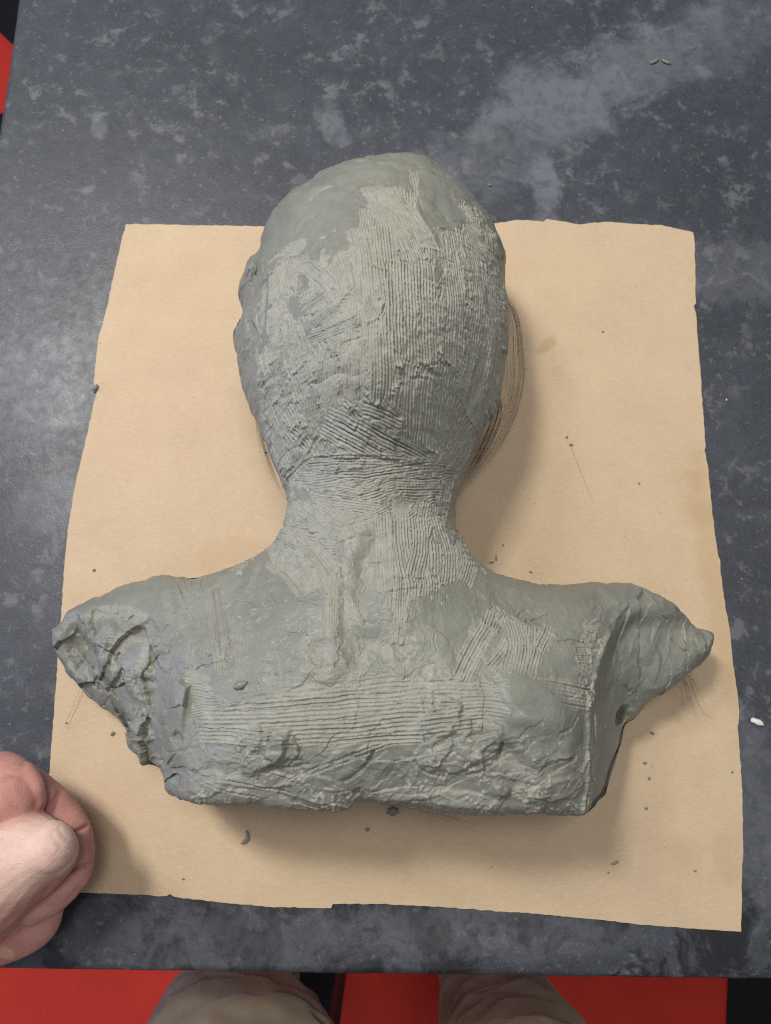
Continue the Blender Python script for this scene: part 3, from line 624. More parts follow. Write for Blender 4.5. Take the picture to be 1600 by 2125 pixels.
lump(536, 700, .003, .02, .05, -.0015, .8, .2)
lump(560, 560, .009, .005, .6, .002, .4, .3, r=.05, flat=True)
# right stump: sharp arris between the back and the side, hollow, tip
p = path([(1300, 1262), (1262, 1330), (1240, 1400), (1228, 1470), (1224, 1560), (1220, 1640), (1212, 1700)]); s_, t_, d_, L_ = st(p, X, Y)
side = t_ * (1 if (lambda q: st(p, np.array([q[0]]), np.array([q[1]]))[1][0])(P(1320, 1440)) > 0 else -1)
tor_mask = sstep(float(P(1300, 1262)[1]) + .004, float(P(1300, 1262)[1]) - .012, Y)
M += -0.010 * sstep(-.0005, .012, side) * tor_mask * sstep(.06, .03, side) + 0.0022 * np.exp(-((side + .0012) / .0022) ** 2) * tor_mask * (1 + MIDN)
lump(1305, 1488, .0045, .006, -.5, -.012, .8, .15); crack([(1296, 1484), (1308, 1500)], .0022, .006)
for a, w in (([(1340, 1250), (1310, 1310), (1290, 1370)], .014), ([(1370, 1270), (1345, 1340), (1330, 1400)], .013), ([(1400, 1290), (1380, 1350), (1360, 1410)], .012), ([(1290, 1330), (1275, 1400), (1262, 1480)], .014), ([(1255, 1480), (1250, 1560), (1240, 1640)], .014), ([(1420, 1310), (1410, 1370)], .010)):
    smear(a, w, .0006, .0002, streak=.0001)
lump(1320, 1400, .008, .010, .4, .0020, .5, .3, r=.05, flat=True); lump(1365, 1370, .007, .013, .3, .0016, .5, .3, r=.05, flat=True); lump(1455, 1335, .005, .009, .1, .0035, .35, .3, r=.05)
crack([(1310, 1425), (1318, 1438), (1322, 1432)], .0012, .002); crack([(1408, 1325), (1422, 1345), (1432, 1352)], .0010, .0020); crack([(1380, 1275), (1398, 1285)], .0007, .0014); crack([(1447, 1318), (1462, 1312)], .0009, .002)
lump(1241, 1515, .0030, .0125, .1, .0034, .3, .25, r=.95); lump(1232, 1600, .0018, .007, -.1, .003, .3, .3, r=.8); lump(1238, 1612, .0035, .0015, .4, .003, .3, .3, r=.8)
crack([(1228, 1440), (1226, 1500), (1222, 1560), (1222, 1620)], .0010, .0016); crack([(1218, 1640), (1214, 1690)], .0010, .003); crack([(1215, 1425), (1228, 1445)], .0016, .0030)
# left stump: torn lumps and facets
for _ in range(46):
    u, v = rng.uniform((130, 1270), (390, 1640))
    if not inpoly([(130, 1280), (260, 1250), (350, 1300), (330, 1390), (360, 1450), (400, 1640), (350, 1640), (290, 1540), (240, 1470), (150, 1390)], u, v): continue
    lump(u, v, rng.uniform(.003, .010), rng.uniform(.003, .008), rng.uniform(0, 3), rng.uniform(-.0030, .0030), rng.uniform(.35, .8), .5, r=rng.uniform(0, .35))
lump(158, 1350, .010, .015, .3, -.0085, .6, .2, r=.03, flat=True); lump(195, 1325, .004, .016, .5, .0042, .6, .2, r=.03); lump(225, 1385, .006, .012, .3, .0036, .45, .3, r=.1); lump(186, 1403, .004, .006, .4, -.0040, .7, .2)
lump(365, 1500, .010, .026, .15, .0022, .5, .15, r=.03, flat=True); lump(290, 1420, .010, .012, .3, .0030, .5, .4, r=.2)
crack([(253, 1392), (246, 1408), (238, 1420), (222, 1432)], .0022, .0050); crack([(302, 1488), (308, 1510), (300, 1528)], .0022, .0045); crack([(258, 1500), (270, 1510)], .0024, .005); crack([(202, 1408), (206, 1430)], .0020, .004)
crack([(308, 1378), (318, 1368), (325, 1362)], .0012, .0028); crack([(262, 1290), (276, 1280)], .0010, .0022); crack([(335, 1312), (348, 1298)], .0008, .0016); crack([(348, 1590), (362, 1572), (368, 1565)], .0013, .0035); crack([(414, 1530), (422, 1545), (430, 1565)], .0007, .0018)
crack([(302, 1585), (320, 1575), (345, 1585)], .0016, .003); crack([(240, 1370), (246, 1356)], .0012, .003)
lump(300, 1520, .008, .008, 0, .003, .4, .5, r=.3); lump(320, 1580, .007, .004, .2, .003, .3, .3, r=.2)
# creases along the lower back
for a, w, dp in (([(715, 1620), (740, 1605), (765, 1580), (775, 1560)], .0011, .0026), ([(640, 1588), (600, 1592), (560, 1594)], .0010, .0022), ([(600, 1590), (625, 1560), (612, 1530)], .0010, .0022), ([(730, 1660), (744, 1640)], .0014, .0035), ([(520, 1585), (505, 1570)], .0010, .0017),
                 ([(640, 1600), (720, 1570), (800, 1540)], .0008, .0010), ([(650, 1605), (730, 1575), (810, 1545)], .0008, .0010), ([(420, 1620), (470, 1640), (540, 1655)], .0007, .0012), ([(420, 1610), (500, 1625), (600, 1645)], .0007, .0012), ([(970, 1610), (1010, 1595), (1035, 1570), (1040, 1545)], .0012, .0026),
                 ([(860, 1580), (880, 1600), (920, 1612)], .0010, .0018), ([(1120, 1600), (1150, 1580), (1190, 1575)], .0009, .0016), ([(1160, 1520), (1180, 1510), (1195, 1490)], .0010, .0018), 
                 ([(1160, 1332), (1190, 1330), (1215, 1338)], .0009, .0015), ([(1020, 1255), (1060, 1280), (1085, 1292), (1140, 1275)], .0008, .0014), ([(1205, 1402), (1215, 1412)], .0012, .0022)):
    crack(a, w, dp)
for _ in range(46):                                        # light scratches
    u, v = rng.uniform((330, 1210), (1220, 1420)); a = rng.choice([1.5, 1.0, 2.2, .3]) + rng.normal(0, .25); L = rng.uniform(15, 60)
    crack([(u, v), (u + math.cos(a) * L * .5 + rng.normal(0, 2), v + math.sin(a) * L * .5), (u + math.cos(a) * L, v + math.sin(a) * L)], .0005, .00045, lip=.0002)
# crumbs left by the comb
crumbs([(600, 1120), (500, 1172)], 60, .0035); crumbs([(960, 1100), (990, 1170)], 60, .0030); crumbs([(1000, 440), (1040, 560), (1050, 720)], 120, .005); crumbs([(600, 600), (640, 900)], 80, .014)
crumbs([(700, 600), (800, 900), (900, 700)], 60, .022, (.0003, .0007)); crumbs([(620, 1080), (900, 1080)], 130, .010, (.0003, .0009)); crumbs([(860, 960), (885, 968), (905, 955)], 24, .002); crumbs([(1240, 1330), (1225, 1440)], 60, .004)
crumbs([(1100, 1640), (1120, 1670)], 60, .005); crumbs([(900, 1590), (940, 1600), (1000, 1590)], 50, .004); crumbs([(680, 1670), (720, 1665)], 40, .003); crumbs([(880, 1640), (1000, 1670)], 60, .004); crumbs([(560, 1600), (620, 1620)], 30, .004)
crumbs([(500, 1530), (520, 1560)], 30, .003); crumbs([(420, 1660), (1200, 1688)], 60, .004); crumbs([(300, 1480), (280, 1400)], 40, .006); crumbs([(500, 1300), (1100, 1380)], 50, .03, (.0003, .0008))
D += R * (1 - .6 * hd) * (0.00016 * HIN + 0.00018 * TINY) + 0.00004 * TINY

# --- assemble
Z0 = BASE + M
zy, zx = np.gradient(BASE, H); g = np.sqrt(zx ** 2 + zy ** 2); cl = np.minimum(1, 2.5 / (g + 1e-9)); zx *= cl; zy *= cl
nn = np.sqrt(zx ** 2 + zy ** 2 + 1)
edge_rough = sstep(0, .004, SD)
PX = X - zx / nn * D; PY = Y - zy / nn * D; PZ = Z0 + D / nn
gy, gx = np.gradient(SD, H); gn = np.sqrt(gx ** 2 + gy ** 2) + 1e-9
outm = SD < 0
PX = np.where(outm, X - SD * gx / gn, PX); PY = np.where(outm, Y - SD * gy / gn, PY)
PZ = np.where(outm, ZT - RD - 0.0015, PZ)
inside = ~outm
cell = inside[:-1, :-1] | inside[1:, :-1] | inside[:-1, 1:] | inside[1:, 1:]
near = SD > -H * 1.6
cell &= near[:-1, :-1] & near[1:, :-1] & near[:-1, 1:] & near[1:, 1:]
ii, jj = np.nonzero(cell); idx = np.full(X.shape, -1, np.int64)
used = np.zeros(X.shape, bool)
for a, b in ((0, 0), (1, 0), (0, 1), (1, 1)): used[ii + a, jj + b] = True
idx[used] = np.arange(used.sum())
F = np.stack([idx[ii, jj], idx[ii, jj + 1], idx[ii + 1, jj + 1], idx[ii + 1, jj]], 1)
me = mesh_np('clay_back', np.stack([PX[used], PY[used], PZ[used]], 1), F, CLAY)
at_ = me.attributes.new('raked', 'FLOAT', 'POINT'); at_.data.foreach_set('value', np.clip(R[used], 0, 1).astype(np.float32))
bust = empty('clay_bust', (float(P(780, 1200)[0]), float(P(780, 1200)[1]), 0.0015))
def under(name, me):
    o = link(name, me, bust); o.location = -Vector(bust.location); return o
under('clay_back', me)
# underside: the bust lies face down, its sides curve back under to the paper
rp = catmull(cw, 3, True); n = len(rp)
tang = np.roll(rp, -1, 0) - np.roll(rp, 1, 0); nrm = np.stack([tang[:, 1], -tang[:, 0]], 1); nrm /= np.linalg.norm(nrm, axis=1)[:, None]
if sdf(rp, (rp + nrm * .003)[:1, 0], (rp + nrm * .003)[:1, 1])[0] < 0: nrm = -nrm
for _ in range(12): nrm = (np.roll(nrm, 1, 0) + nrm * 2 + np.roll(nrm, -1, 0)) / 4
rim = sample(ZT - RD, rp[:, 0], rp[:, 1]); hdw = sample(hd, rp[:, 0], rp[:, 1])
rings = []
for ins, fz in ((0.0016, 1.02), (0.0022, .95), (0.006, .80), (0.012, .55), (0.018, .30), (0.023, .12), (0.027, .0)):
    q = rp + nrm * (ins * (0.85 + 0.5 * hdw))[:, None] + 0.0012 * np.stack([fbm(rp[:, 0], rp[:, 1], .012, ins * 900), fbm(rp[:, 0], rp[:, 1], .012, ins * 500 + 7)], 1)
    rings.append(np.column_stack([q, 0.0016 + (rim - 0.0016) * fz]))
V = np.concatenate(rings); F = [(k * n + i, k * n + (i + 1) % n, (k + 1) * n + (i + 1) % n, (k + 1) * n + i) for k in range(len(rings) - 1) for i in range(n)]
me = mesh_np('underside', V, np.array(F), CLAY); under('underside', me)
tag(bust, 'grey-green clay bust seen from behind, combed head and neck on broad smeared shoulders', 'bust')

# hair: strands hanging out from beneath the clay
def tubes(paths, r, name, mat, taper=True):
    V, F = [], []; k = 4; base = 0
    for p in paths:
        p = np.asarray(p); m = len(p)
        tg = np.gradient(p, axis=0); tg /= np.linalg.norm(tg, axis=1)[:, None] + 1e-12
        a = np.cross(tg, np.array([0.3, 0.2, 0.93])); a /= np.linalg.norm(a, axis=1)[:, None] + 1e-12; b = np.cross(tg, a)
        for i in range(m):
            rr = r * (1 - 0.7 * (i / (m - 1)) ** 3 if taper else 1)
            for q in range(k): an = 2 * math.pi * q / k; V.append(p[i] + rr * (math.cos(an) * a[i] + math.sin(an) * b[i]))
        for i in range(m - 1):
            for q in range(k): F.append((base + i * k + q, base + i * k + (q + 1) % k, base + (i + 1) * k + (q + 1) % k, base + (i + 1) * k + q))
        base += m * k
    return mesh_np(name, np.array(V), np.array(F), mat)
def lock(guides, n, jit, r=0.00011, end_jit=0.0):
    """guides: list of strands, each [(u, v, z)...]; n strands blended between neighbouring guides"""
    G = [np.array([at3(*q) for q in g]) for g in guides]; G = [catmull(g, 6) for g in G]; m = min(len(g) for g in G); out = []
    for _ in range(n):
        t = rng.random() * (len(G) - 1); i = min(int(t), len(G) - 2) if len(G) > 1 else 0; f = t - i if len(G) > 1 else 0
        p = G[i][:m] * (1 - f) + G[min(i + 1, len(G) - 1)][:m] * f if len(G) > 1 else G[0].copy()
        u = np.linspace(0, 1, m)[:, None]
        p = p + rng.normal(0, jit, 3) * np.sin(u * 3.1) + rng.normal(0, jit * .5, 3) + rng.normal(0, end_jit, 3) * u ** 2; p[:, 2] = np.maximum(p[:, 2], 0.0022); L = int(m * rng.uniform(.7, 1)); out.append(p[:max(L, 4)])
    return out
h1 = lock([[(990, 600, .06), (1046, 680, .060), (1056, 760, .055), (1050, 830, .045), (1025, 890, .036), (985, 955, .028), (935, 1015, .02)],
           [(1000, 560, .055), (1064, 640, .055), (1076, 720, .045), (1076, 800, .035), (1052, 880, .025), (1005, 960, .018), (930, 1045, .012)],
           [(1000, 560, .055), (1066, 640, .055), (1084, 720, .042), (1086, 790, .030), (1066, 870, .020), (1020, 950, .014), (930, 1050, .010)]], 28, .0020, .00008)
h1 += lock([[(1030, 800, .07), (1030, 850, .06), (1010, 910, .045), (985, 960, .035), (950, 1010, .03)], [(1030, 820, .05), (1040, 850, .045), (1020, 910, .035), (985, 970, .025), (945, 1030, .02)]], 46, .0016, .00013)
h2 = lock([[(1405, 1400, .035), (1412, 1425, .030), (1415, 1460, .018), (1428, 1500, .006)], [(1425, 1390, .035), (1440, 1425, .026), (1462, 1470, .012), (1500, 1508, .004)]], 14, .0012, .00012, .002)
h2 += lock([[(1400, 1400, .03), (1405, 1415, .02), (1415, 1425, .012), (1430, 1420, .008)], [(1420, 1390, .03), (1435, 1400, .02), (1445, 1415, .01), (1440, 1440, .006)]], 22, .0014, .00012)
h3 = lock([[(165, 1410, .03), (150, 1450, .015), (135, 1500, .006), (120, 1545, .003)], [(185, 1440, .03), (165, 1475, .016), (140, 1510, .006), (132, 1490, .003)]], 4, .001, .00009, .002)
h4 = lock([[(540, 880, .07), (552, 930, .05), (572, 985, .03), (592, 1030, .02)], [(530, 870, .06), (542, 930, .04), (562, 990, .022), (594, 1045, .015)]], 16, .0008, .0001)
h5 = lock([[(1040, 1690, .03), (990, 1710, .008), (955, 1725, .003)], [(820, 1670, .03), (900, 1690, .01), (1000, 1708, .003)]], 5, .001, .0001)
for h in (h1, h2, h3, h4, h5):
    under('hair', tubes(h, 0.000065, 'hair', HAIR))

# ------------------------------------------------------------------ person: fist resting on the paper, khaki trouser legs
person = empty('person', (0, -0.40, FZ))
poff = Vector(person.location)
def rounded_chain(pts, radii, seg=20, sub=5, flat=None):
    p = catmull(np.array(pts, float), sub); r = catmull(np.array(radii, float)[:, None], sub)[:, 0]
    tg = np.gradient(p, axis=0); tg /= np.linalg.norm(tg, axis=1)[:, None]
    n0 = tg[0]; r0 = r[0]; n1 = tg[-1]; r1 = r[-1]
    pre = [(p[0] - n0 * r0 * math.sin(a), r0 * math.cos(a), n0) for a in (1.45, 1.1, .7, .35)]; post = [(p[-1] + n1 * r1 * math.sin(a), r1 * math.cos(a), n1) for a in (.35, .7, 1.1, 1.45)]
    sec = pre + list(zip(p, r, tg)) + post; V = []; F = []
    ref = np.array([0.13, 0.21, 0.97]); m = len(sec)
    for c, rr, t in sec:
        a = np.cross(t, ref)
        a /= np.linalg.norm(a) + 1e-12; b = np.cross(a, t)
        for q in range(seg): an = 2 * math.pi * q / seg; V.append(c + rr * (math.cos(an) * a + math.sin(an) * b))
    for i in range(m - 1):
        for q in range(seg): F.append((i * seg + q, i * seg + (q + 1) % seg, (i + 1) * seg + (q + 1) % seg, (i + 1) * seg + q))
    F.append(tuple(range(seg))[::-1]); F.append(tuple(range((m - 1) * seg, m * seg))); return [tuple(map(float, v)) for v in V], F
def fuse(name, chains, voxel, smooth_it, mat):
    V, F = [], []
    for ch in chains:
        v, f = rounded_chain(*ch); b = len(V); V += v; F += [tuple(i + b for i in q) for q in f]
    me = bpy.data.meshes.new('tmp'); me.from_pydata(V, [], F); me.update()
    bm = bmesh.new(); bm.from_mesh(me); bmesh.ops.recalc_face_normals(bm, faces=bm.faces); bm.to_mesh(me); bm.free()
    o = bpy.data.objects.new('tmp', me); COL.objects.link(o)
    r = o.modifiers.new('r', 'REMESH'); r.mode = 'VOXEL'; r.voxel_size = voxel; r.use_smooth_shade = True
    s = o.modifiers.new('s', 'SMOOTH'); s.factor = 0.5; s.iterations = smooth_it
    dg = bpy.context.evaluated_depsgraph_get(); dg.update()
    out = bpy.data.meshes.new_from_object(o.evaluated_get(dg)); out.name = name
    bpy.data.objects.remove(o); bpy.data.meshes.remove(me)
    out.materials.clear(); out.materials.append(mat)
    out.polygons.foreach_set('use_smooth', np.ones(len(out.polygons), bool)); return out
def A(u, v, z): return at3(u, v, z)
fist = [
    # forearm and back of the hand running in from the left
    ([A(-420, 2030, .075), A(-260, 1940, .072), A(-120, 1850, .066), A(-30, 1790, .064)], [.030, .031, .034, .034]),
    # thumb mount ending in the bent thumb knuckle
    ([A(-260, 1910, .066), A(-60, 1822, .066), A(40, 1776, .073), A(102, 1757, .083)], [.042, .036, .0265, .0138]),
    ([A(-120, 1730, .064), A(-25, 1695, .068), A(15, 1668, .072)], [.034, .026, .0175]),
    ([A(102, 1757, .081), A(110, 1778, .070), A(60, 1835, .060)], [.0135, .0130, .012]),
    # index finger: knuckle, first and second phalanx folded back under the thumb
    ([A(-90, 1690, .066), A(-5, 1618, .066), A(42, 1630, .068)], [.024, .0165, .0105]),
    ([A(52, 1606, .066), A(66, 1630, .070), A(70, 1665, .068)], [.0066, .0066, .0070]),
    ([A(5, 1612, .056), A(75, 1645, .052), A(126, 1692, .048), A(150, 1728, .046)], [.0140, .0115, .0112, .0108]),
    ([A(150, 1728, .046), A(158, 1772, .045), A(152, 1812, .044)], [.0108, .0104, .0102]),
    ([A(152, 1812, .044), A(122, 1850, .044), A(70, 1885, .045)], [.0102, .0098, .0095]),
    # middle, ring and little fingers below it
    ([A(-40, 1640, .030), A(70, 1655, .029), A(138, 1735, .026), A(136, 1800, .025), A(90, 1860, .026)], [.015, .0115, .0112, .0105, .010]),
    ([A(-40, 1700, .016), A(50, 1710, .0135), A(105, 1775, .0125), A(95, 1830, .0125), A(50, 1890, .013)], [.015, .0118, .0112, .0108, .010]),
    # curled tips showing at the near side
    ([A(95, 1862, .040), A(86, 1915, .036), A(50, 1945, .034), A(5, 1968, .033)], [.0105, .0105, .0102, .0090]),
    ([A(60, 1890, .020), A(30, 1940, .018), A(-20, 1960, .018)], [.011, .0105, .010]),
    # palm
    ([A(-120, 1900, .040), A(-20, 1870, .038), A(40, 1850, .038)], [.036, .026, .018]),
    ([A(-90, 1800, .035), A(0, 1790, .033), A(50, 1800, .033)], [.032, .028, .022]),
]
hm = fuse('hand', fist, 0.0010, 4, SKIN)
nv = len(hm.vertices); co = np.empty(nv * 3, np.float32); hm.vertices.foreach_get('co', co); co = co.reshape(-1, 3).astype(float)
no = np.empty(nv * 3, np.float32); hm.vertices.foreach_get('normal', no); no = no.reshape(-1, 3)
def crease3(pts, w, dep):
    p = catmull(np.array([A(*q) for q in pts]), 6) if len(pts) > 2 else np.array([A(*q) for q in pts]); best = np.full(nv, 1e9)
    for a, b in zip(p[:-1], p[1:]):
        d = b - a; t = np.clip(((co - a) @ d) / (d @ d + 1e-12), 0, 1)[:, None]; e = co - a - d * t; best = np.minimum(best, (e[:, 0] ** 2 + e[:, 1] ** 2 + 0.008 * e[:, 2] ** 2))
    return -dep * np.exp(-best / w ** 2) * np.clip(no[:, 2] * 2 + .3, 0, 1)
disp = np.zeros(nv)
for pts, w, dp in (([(102, 1682, .062), (110, 1658, .062), (116, 1630, .060)], .0011, .0018), ([(148, 1732, .056), (166, 1722, .055), (186, 1712, .050)], .0012, .0024), ([(146, 1806, .054), (165, 1801, .053), (186, 1797, .048)], .0013, .0030),
                   ([(138, 1800, .082), (150, 1785, .078)], .0008, .0008), ([(60, 1668, .082), (90, 1674, .074)], .0010, .0010), ([(186, 1818, .04), (160, 1850, .042), (118, 1888, .04)], .0010, .0012), ([(112, 1895, .04), (70, 1900, .045)], .0010, .0014), ([(20, 1585, .08), (34, 1592, .08)], .0007, .0004), ([(14, 1594, .08), (30, 1602, .08)], .0007, .0004), ([(8, 1604, .08), (26, 1612, .08)], .0007, .0004), ([(120, 1720, .09), (138, 1745, .09)], .0006, .0004), ([(112, 1728, .09), (130, 1756, .09)], .0006, .0004), ([(124, 1768, .09), (140, 1790, .085)], .0006, .0003)):
    disp += crease3(pts, w, dp)
for k in range(80):                                        # fine skin folds over the thumb mount
    u, v = rng.uniform((-20, 1700), (100, 1850)); a = -0.45 + rng.normal(0, .25); L = rng.uniform(8, 24)
    disp += crease3([(u, v, .1), (u + math.cos(a) * L, v + math.sin(a) * L, .1)], .0005, .00012)
disp += 0.0003 * fbm(co[:, 0], co[:, 1] + co[:, 2], .010, 3)
co2 = co + no * disp[:, None]; hm.vertices.foreach_set('co', co2.astype(np.float32).ravel()); hm.update()
thumb = np.array([A(*q) for q in ((-300, 1960, .075), (-110, 1870, .085), (-20, 1815, .09), (60, 1775, .092), (95, 1758, .088))]); best = np.full(nv, 1e9)
for a, b in zip(thumb[:-1], thumb[1:]):
    d = b - a; t = np.clip(((co - a) @ d) / (d @ d), 0, 1)[:, None]; best = np.minimum(best, ((co - a - d * t) ** 2).sum(1))
redv = sstep(.014, .027, np.sqrt(best)) + 0.25 * fbm(co[:, 0], co[:, 1], .012, 8)
a_ = hm.attributes.new('red', 'FLOAT', 'POINT'); a_.data.foreach_set('value', np.clip(redv, 0, 1).astype(np.float32))
hand = link('hand', hm, person); hand.location = -poff; hand['label'] = 'bare closed fist with reddish fingers'
# nail of the lowest visible finger tip
from mathutils.bvhtree import BVHTree
bvh = BVHTree.FromPolygons([tuple(q) for q in co2], [tuple(p.vertices) for p in hm.polygons])
c = np.array(A(16, 1978, .041)); V = []; F = []; na = -0.42
for i in range(9):
    for j in range(9):
        a, b = (i / 8 - .5), (j / 8 - .5); k = math.sqrt(max(0.02, 1 - (abs(a) * 2) ** 3.5)); la, lb = a * .0105, b * .0072 * k
        q = Vector((c[0] + la * math.cos(na) - lb * math.sin(na), c[1] - la * math.sin(na) * -1 + lb * math.cos(na), .12))
        hit = bvh.ray_cast(q, Vector((0, 0, -1))); h_ = hit[0] if hit[0] else Vector((q.x, q.y, .04))
        V.append(tuple(h_ + (hit[1] * (.00045 if max(abs(a), abs(b)) < .49 else -.0002) if hit[0] else Vector()))) 
for i in range(8):
    for j in range(8): F.append((i * 9 + j, (i + 1) * 9 + j, (i + 1) * 9 + j + 1, i * 9 + j + 1))
nm = mesh_np('fingernail', np.array(V), np.array(F), NAIL); nail = link('fingernail', nm, hand)

legs = [([(-.085, -.43, .16), (-.100, -.345, .02), (-.112, -.315, -.12), (-.148, -.345, -.28), (-.172, -.385, -.45), (-.18, -.40, -.60), (-.185, -.41, -.72)], [.085, .086, .083, .072, .062, .058, .062]),
        ([(.085, -.44, .16), (.105, -.375, .00), (.120, -.365, -.18), (.130, -.385, -.35), (.135, -.40, -.50), (.14, -.41, -.62), (.145, -.42, -.72)], [.085, .085, .076, .068, .064, .060, .064]),
        ([(-.07, -.45, .17), (0, -.46, .18), (.07, -.45, .17)], [.085, .085, .085])]
tm = fuse('trousers', legs, 0.0042, 8, CLOTH)
nv2 = len(tm.vertices); c2 = np.empty(nv2 * 3, np.float32); tm.vertices.foreach_get('co', c2); c2 = c2.reshape(-1, 3).astype(float)
n2 = np.empty(nv2 * 3, np.float32); tm.vertices.foreach_get('normal', n2); n2 = n2.reshape(-1, 3)
fold = lambda a, b, cell, sd: (1 - np.sqrt(vnoise(a, b, cell, sd) ** 2 + .006)) ** 4
f = 0.006 * fbm(c2[:, 0] * 1.2 + c2[:, 2] * .6, c2[:, 2] * 1.6 + c2[:, 1], .06, 4, 3) + 0.0075 * fold(c2[:, 0] * .5 - c2[:, 2] * .3, c2[:, 2] * 1.5 + c2[:, 0] * .9, .055, 6) + 0.0035 * fold(c2[:, 0] * .6 + c2[:, 1] * .4, c2[:, 2] * 1.3 - c2[:, 0] * .8, .05, 16)
tm.vertices.foreach_set('co', (c2 + n2 * f[:, None]).astype(np.float32).ravel()); tm.update()
tr = link('trousers', tm, person); tr.location = -poff; tr['label'] = 'khaki trouser legs below the table edge'
tag(person, 'person in khaki trousers with a closed fist resting on the kraft paper', 'person')

# dark post between the trouser legs
x, y = -.055, -.365; V = []; n = 16
for rr, z in ((.014, FZ + .004), (.014, FZ + .012), (.0075, FZ + .016), (.0065, FZ + .3), (.0065, -.12), (.005, -.118)):
    for q in range(n): V.append((x + rr * math.cos(2 * math.pi * q / n), y + rr * math.sin(2 * math.pi * q / n), z))
F = [(k * n + i, k * n + (i + 1) % n, (k + 1) * n + (i + 1) % n, (k + 1) * n + i) for k in range(5) for i in range(n)]
tag(link('metal_post', mesh_np('metal_post', np.array(V), np.array(F), STEEL)), 'thin dark grey metal post standing on the carpet between the trouser legs', 'post')

# ------------------------------------------------------------------ crumbs of clay and chips
def crumb(u, v, ln, wd, rot, mat, seed, curl=0.0, z=0.0018, hgt=None):
    r = np.random.default_rng(seed); V = []; F = []; m, k = 7, 7; x, y = at(u, v, z)
    for i in range(m):
        t = i / (m - 1); s = math.sin(math.pi * (0.08 + 0.84 * t)) ** .6; a = (t - .5) * curl; px = (t - .5) * ln; py = curl * ln * .3 * ((t - .5) * 2) ** 2
        for q in range(k):
            an = 2 * math.pi * q / k; rr = wd * .5 * s * r.uniform(.75, 1.2); hh = hgt if hgt else wd * .7
            V.append((px + r.normal(0, wd * .06), py + rr * math.cos(an), max(0.0, hh * .5 + hh * .5 * s * math.sin(an) * r.uniform(.8, 1.2))))
    for i in range(m - 1):
        for q in range(k): F.append((i * k + q, i * k + (q + 1) % k, (i + 1) * k + (q + 1) % k, (i + 1) * k + q))
    me = bpy.data.meshes.new('crumb'); me.from_pydata(V, [], F + [tuple(range(k))[::-1], tuple(range((m - 1) * k, m * k))]); me.materials.append(mat); me.update()
    for p in me.polygons: p.use_smooth = True
    o = link('clay_crumb', me, None, (float(x), float(y), z)); o.rotation_euler.z = rot; return o
G = 'clay crumbs scattered on the paper'
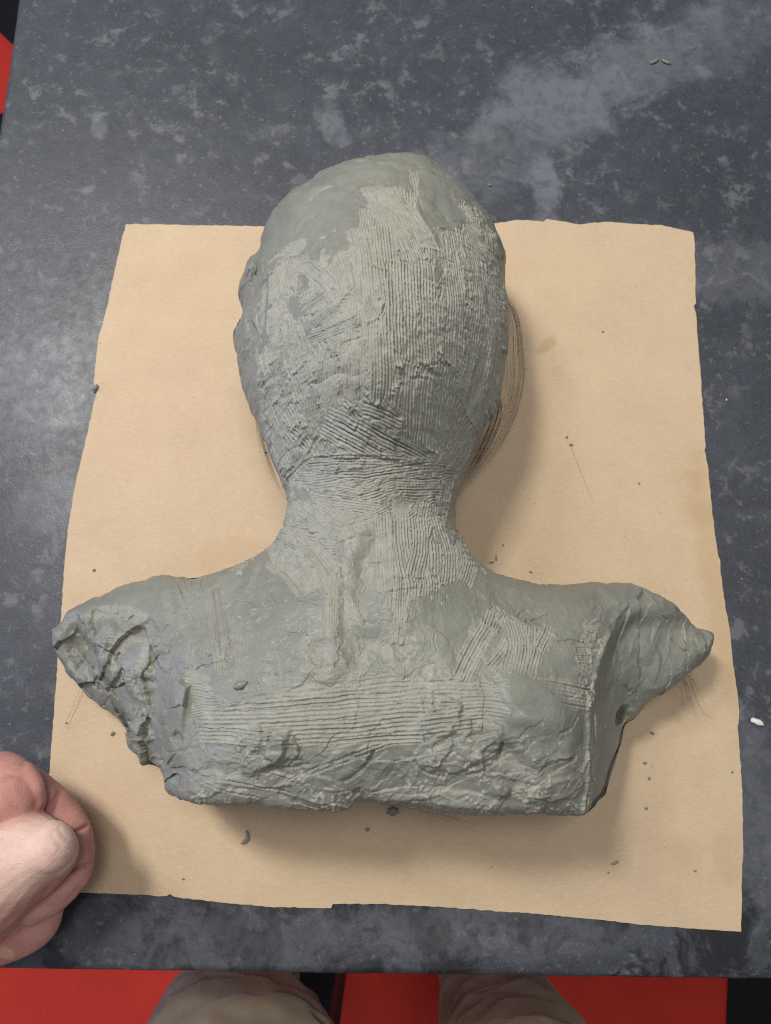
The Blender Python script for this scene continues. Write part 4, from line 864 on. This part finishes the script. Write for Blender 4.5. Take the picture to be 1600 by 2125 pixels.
spec = [(514, 1740, .0085, .0030, 1.2, .9, 'curled grey clay paring on the paper below the bust lower left edge'),
        (763, 1721, .0026, .0022, .3, 0, 'small round clay crumb on the paper below the bust middle'),
        (815, 1682, .0075, .0060, .1, 0, 'dark clay lump peeking out under the middle of the bust lower edge'),
        (1276, 1791, .0052, .0014, .4, .3, 'thin clay sliver on the paper far below the right stump'),
        (1262, 1811, .0013, .0010, .4, 0, 'tiny clay crumb just below the thin sliver at lower right'),
        (1030, 1158, .0040, .0012, 1.5, .2, 'upright clay sliver in the corner between neck and right shoulder'),
        (1020, 1167, .0035, .0012, .1, .2, 'lying clay sliver in the corner between neck and right shoulder'),
        (1044, 1131, .0014, .0011, .1, 0, 'tiny crumb on the paper right of the neck, above the two slivers'),
        (1101, 1187, .0024, .0011, -.3, .2, 'small clay flake on the paper just above the right shoulder'),
        (1176, 907, .0020, .0014, .4, 0, 'upper crumb beside the thin hair on the right half of the paper'),
        (1185, 923, .0026, .0014, -.2, 0, 'lower crumb touching the thin hair on the right half of the paper'),
        (1251, 688, .0014, .0012, 0, 0, 'tiny crumb high on the right half of the paper'),
        (1326, 1003, .0014, .0011, 0, 0, 'tiny crumb at mid height near the right paper edge'),
        (195, 1183, .0022, .0016, .8, 0, 'small crumb on the paper above the left shoulder tip'),
        (234, 1522, .0030, .0022, .7, 0, 'dark clay crumb on the paper left of the torn stump'),
        (138, 1500, .0014, .0010, .3, 0, 'tiny crumb beside the left paper edge above the fist'),
        (551, 939, .0018, .0014, 0, 0, 'tiny crumb on the paper beside the left of the neck'),
        (1353, 1521, .0030, .0018, -.4, 0, 'clay crumb on the paper below the hollow of the right stump'),
        (1338, 1583, .0022, .0016, .2, 0, 'clay crumb on the paper right of the torso, middle one of three'),
        (1347, 1615, .0022, .0014, 1.0, 0, 'clay crumb on the paper right of the torso, lower one of three'),
        (1341, 1677, .0020, .0016, .2, 0, 'lone clay crumb on the paper right of the lower torso corner'),
        (1442, 1807, .0016, .0013, 0, 0, 'tiny crumb near the lower right paper corner'),
        (380, 1824, .0016, .0012, 0, 0, 'tiny crumb on the paper near its lower left edge'),
        (1519, 1602, .0018, .0012, .4, 0, 'small crumb at the right paper edge below the white chip'),
        (199, 806, .0060, .0032, .9, .3, 'dark clay scrap stuck on the left edge of the paper')]
for k, (u, v, ln, wd_, rot, curl, lab) in enumerate(spec):
    o = crumb(u, v, ln, wd_, rot, CLAY, 100 + k, curl); tag(o, lab, 'crumb', G)
for k, (u, v, rot, lab) in enumerate([(1358, 129, .55, 'left one of two small grey parings on the worktop at upper right'), (1381, 130, -.5, 'right one of two small grey parings on the worktop at upper right')]):
    o = crumb(u, v, .0085, .0030, rot, CLAY, 300 + k, .15, 0.0002); o.name = 'clay_paring'; tag(o, lab, 'paring', 'clay parings on the worktop')
o = crumb(1569, 1497, .0085, .0045, -.35, PALE, 400, -.2, 0.0002); o.name = 'white_chip'; tag(o, 'white chip lying on the dark worktop at the right edge', 'chip')
for k, (u, v, lab) in enumerate([(1017, 385, 'small grey crumb on the worktop right of the head'), (1507, 830, 'pale speck of grit on the worktop right of the paper')]):
    o = crumb(u, v, .0026 - .0008 * k, .0020 - .0008 * k, .3 + k, CLAY if k == 0 else PALE, 500 + k, 0, 0.0002); o.name = 'grit'; tag(o, lab, 'grit', 'grit on the worktop')
# crumbly pellet on the back
p = P(500, 1421); zc = float(sample(Z0 + D, p[0], p[1])); o = crumb(0, 0, .0075, .0042, .35, CLAY, 600); o.location = (float(p[0]), float(p[1]), zc - .0004); o.rotation_euler.z = .35
o.name = 'clay_pellet'; tag(o, 'crumbly clay pellet lying on the smooth left shoulder blade of the bust', 'pellet')
# loose hair on the paper
hp = catmull(np.array([at3(1182, 920, .0028), at3(1200, 965, .0030), at3(1218, 1010, .0028), at3(1232, 1045, .0026)]), 6)
tag(link('loose_hair', tubes([hp], .00007, 'loose_hair', HAIR)), 'single thin dark hair lying on the paper right of the neck', 'hair')
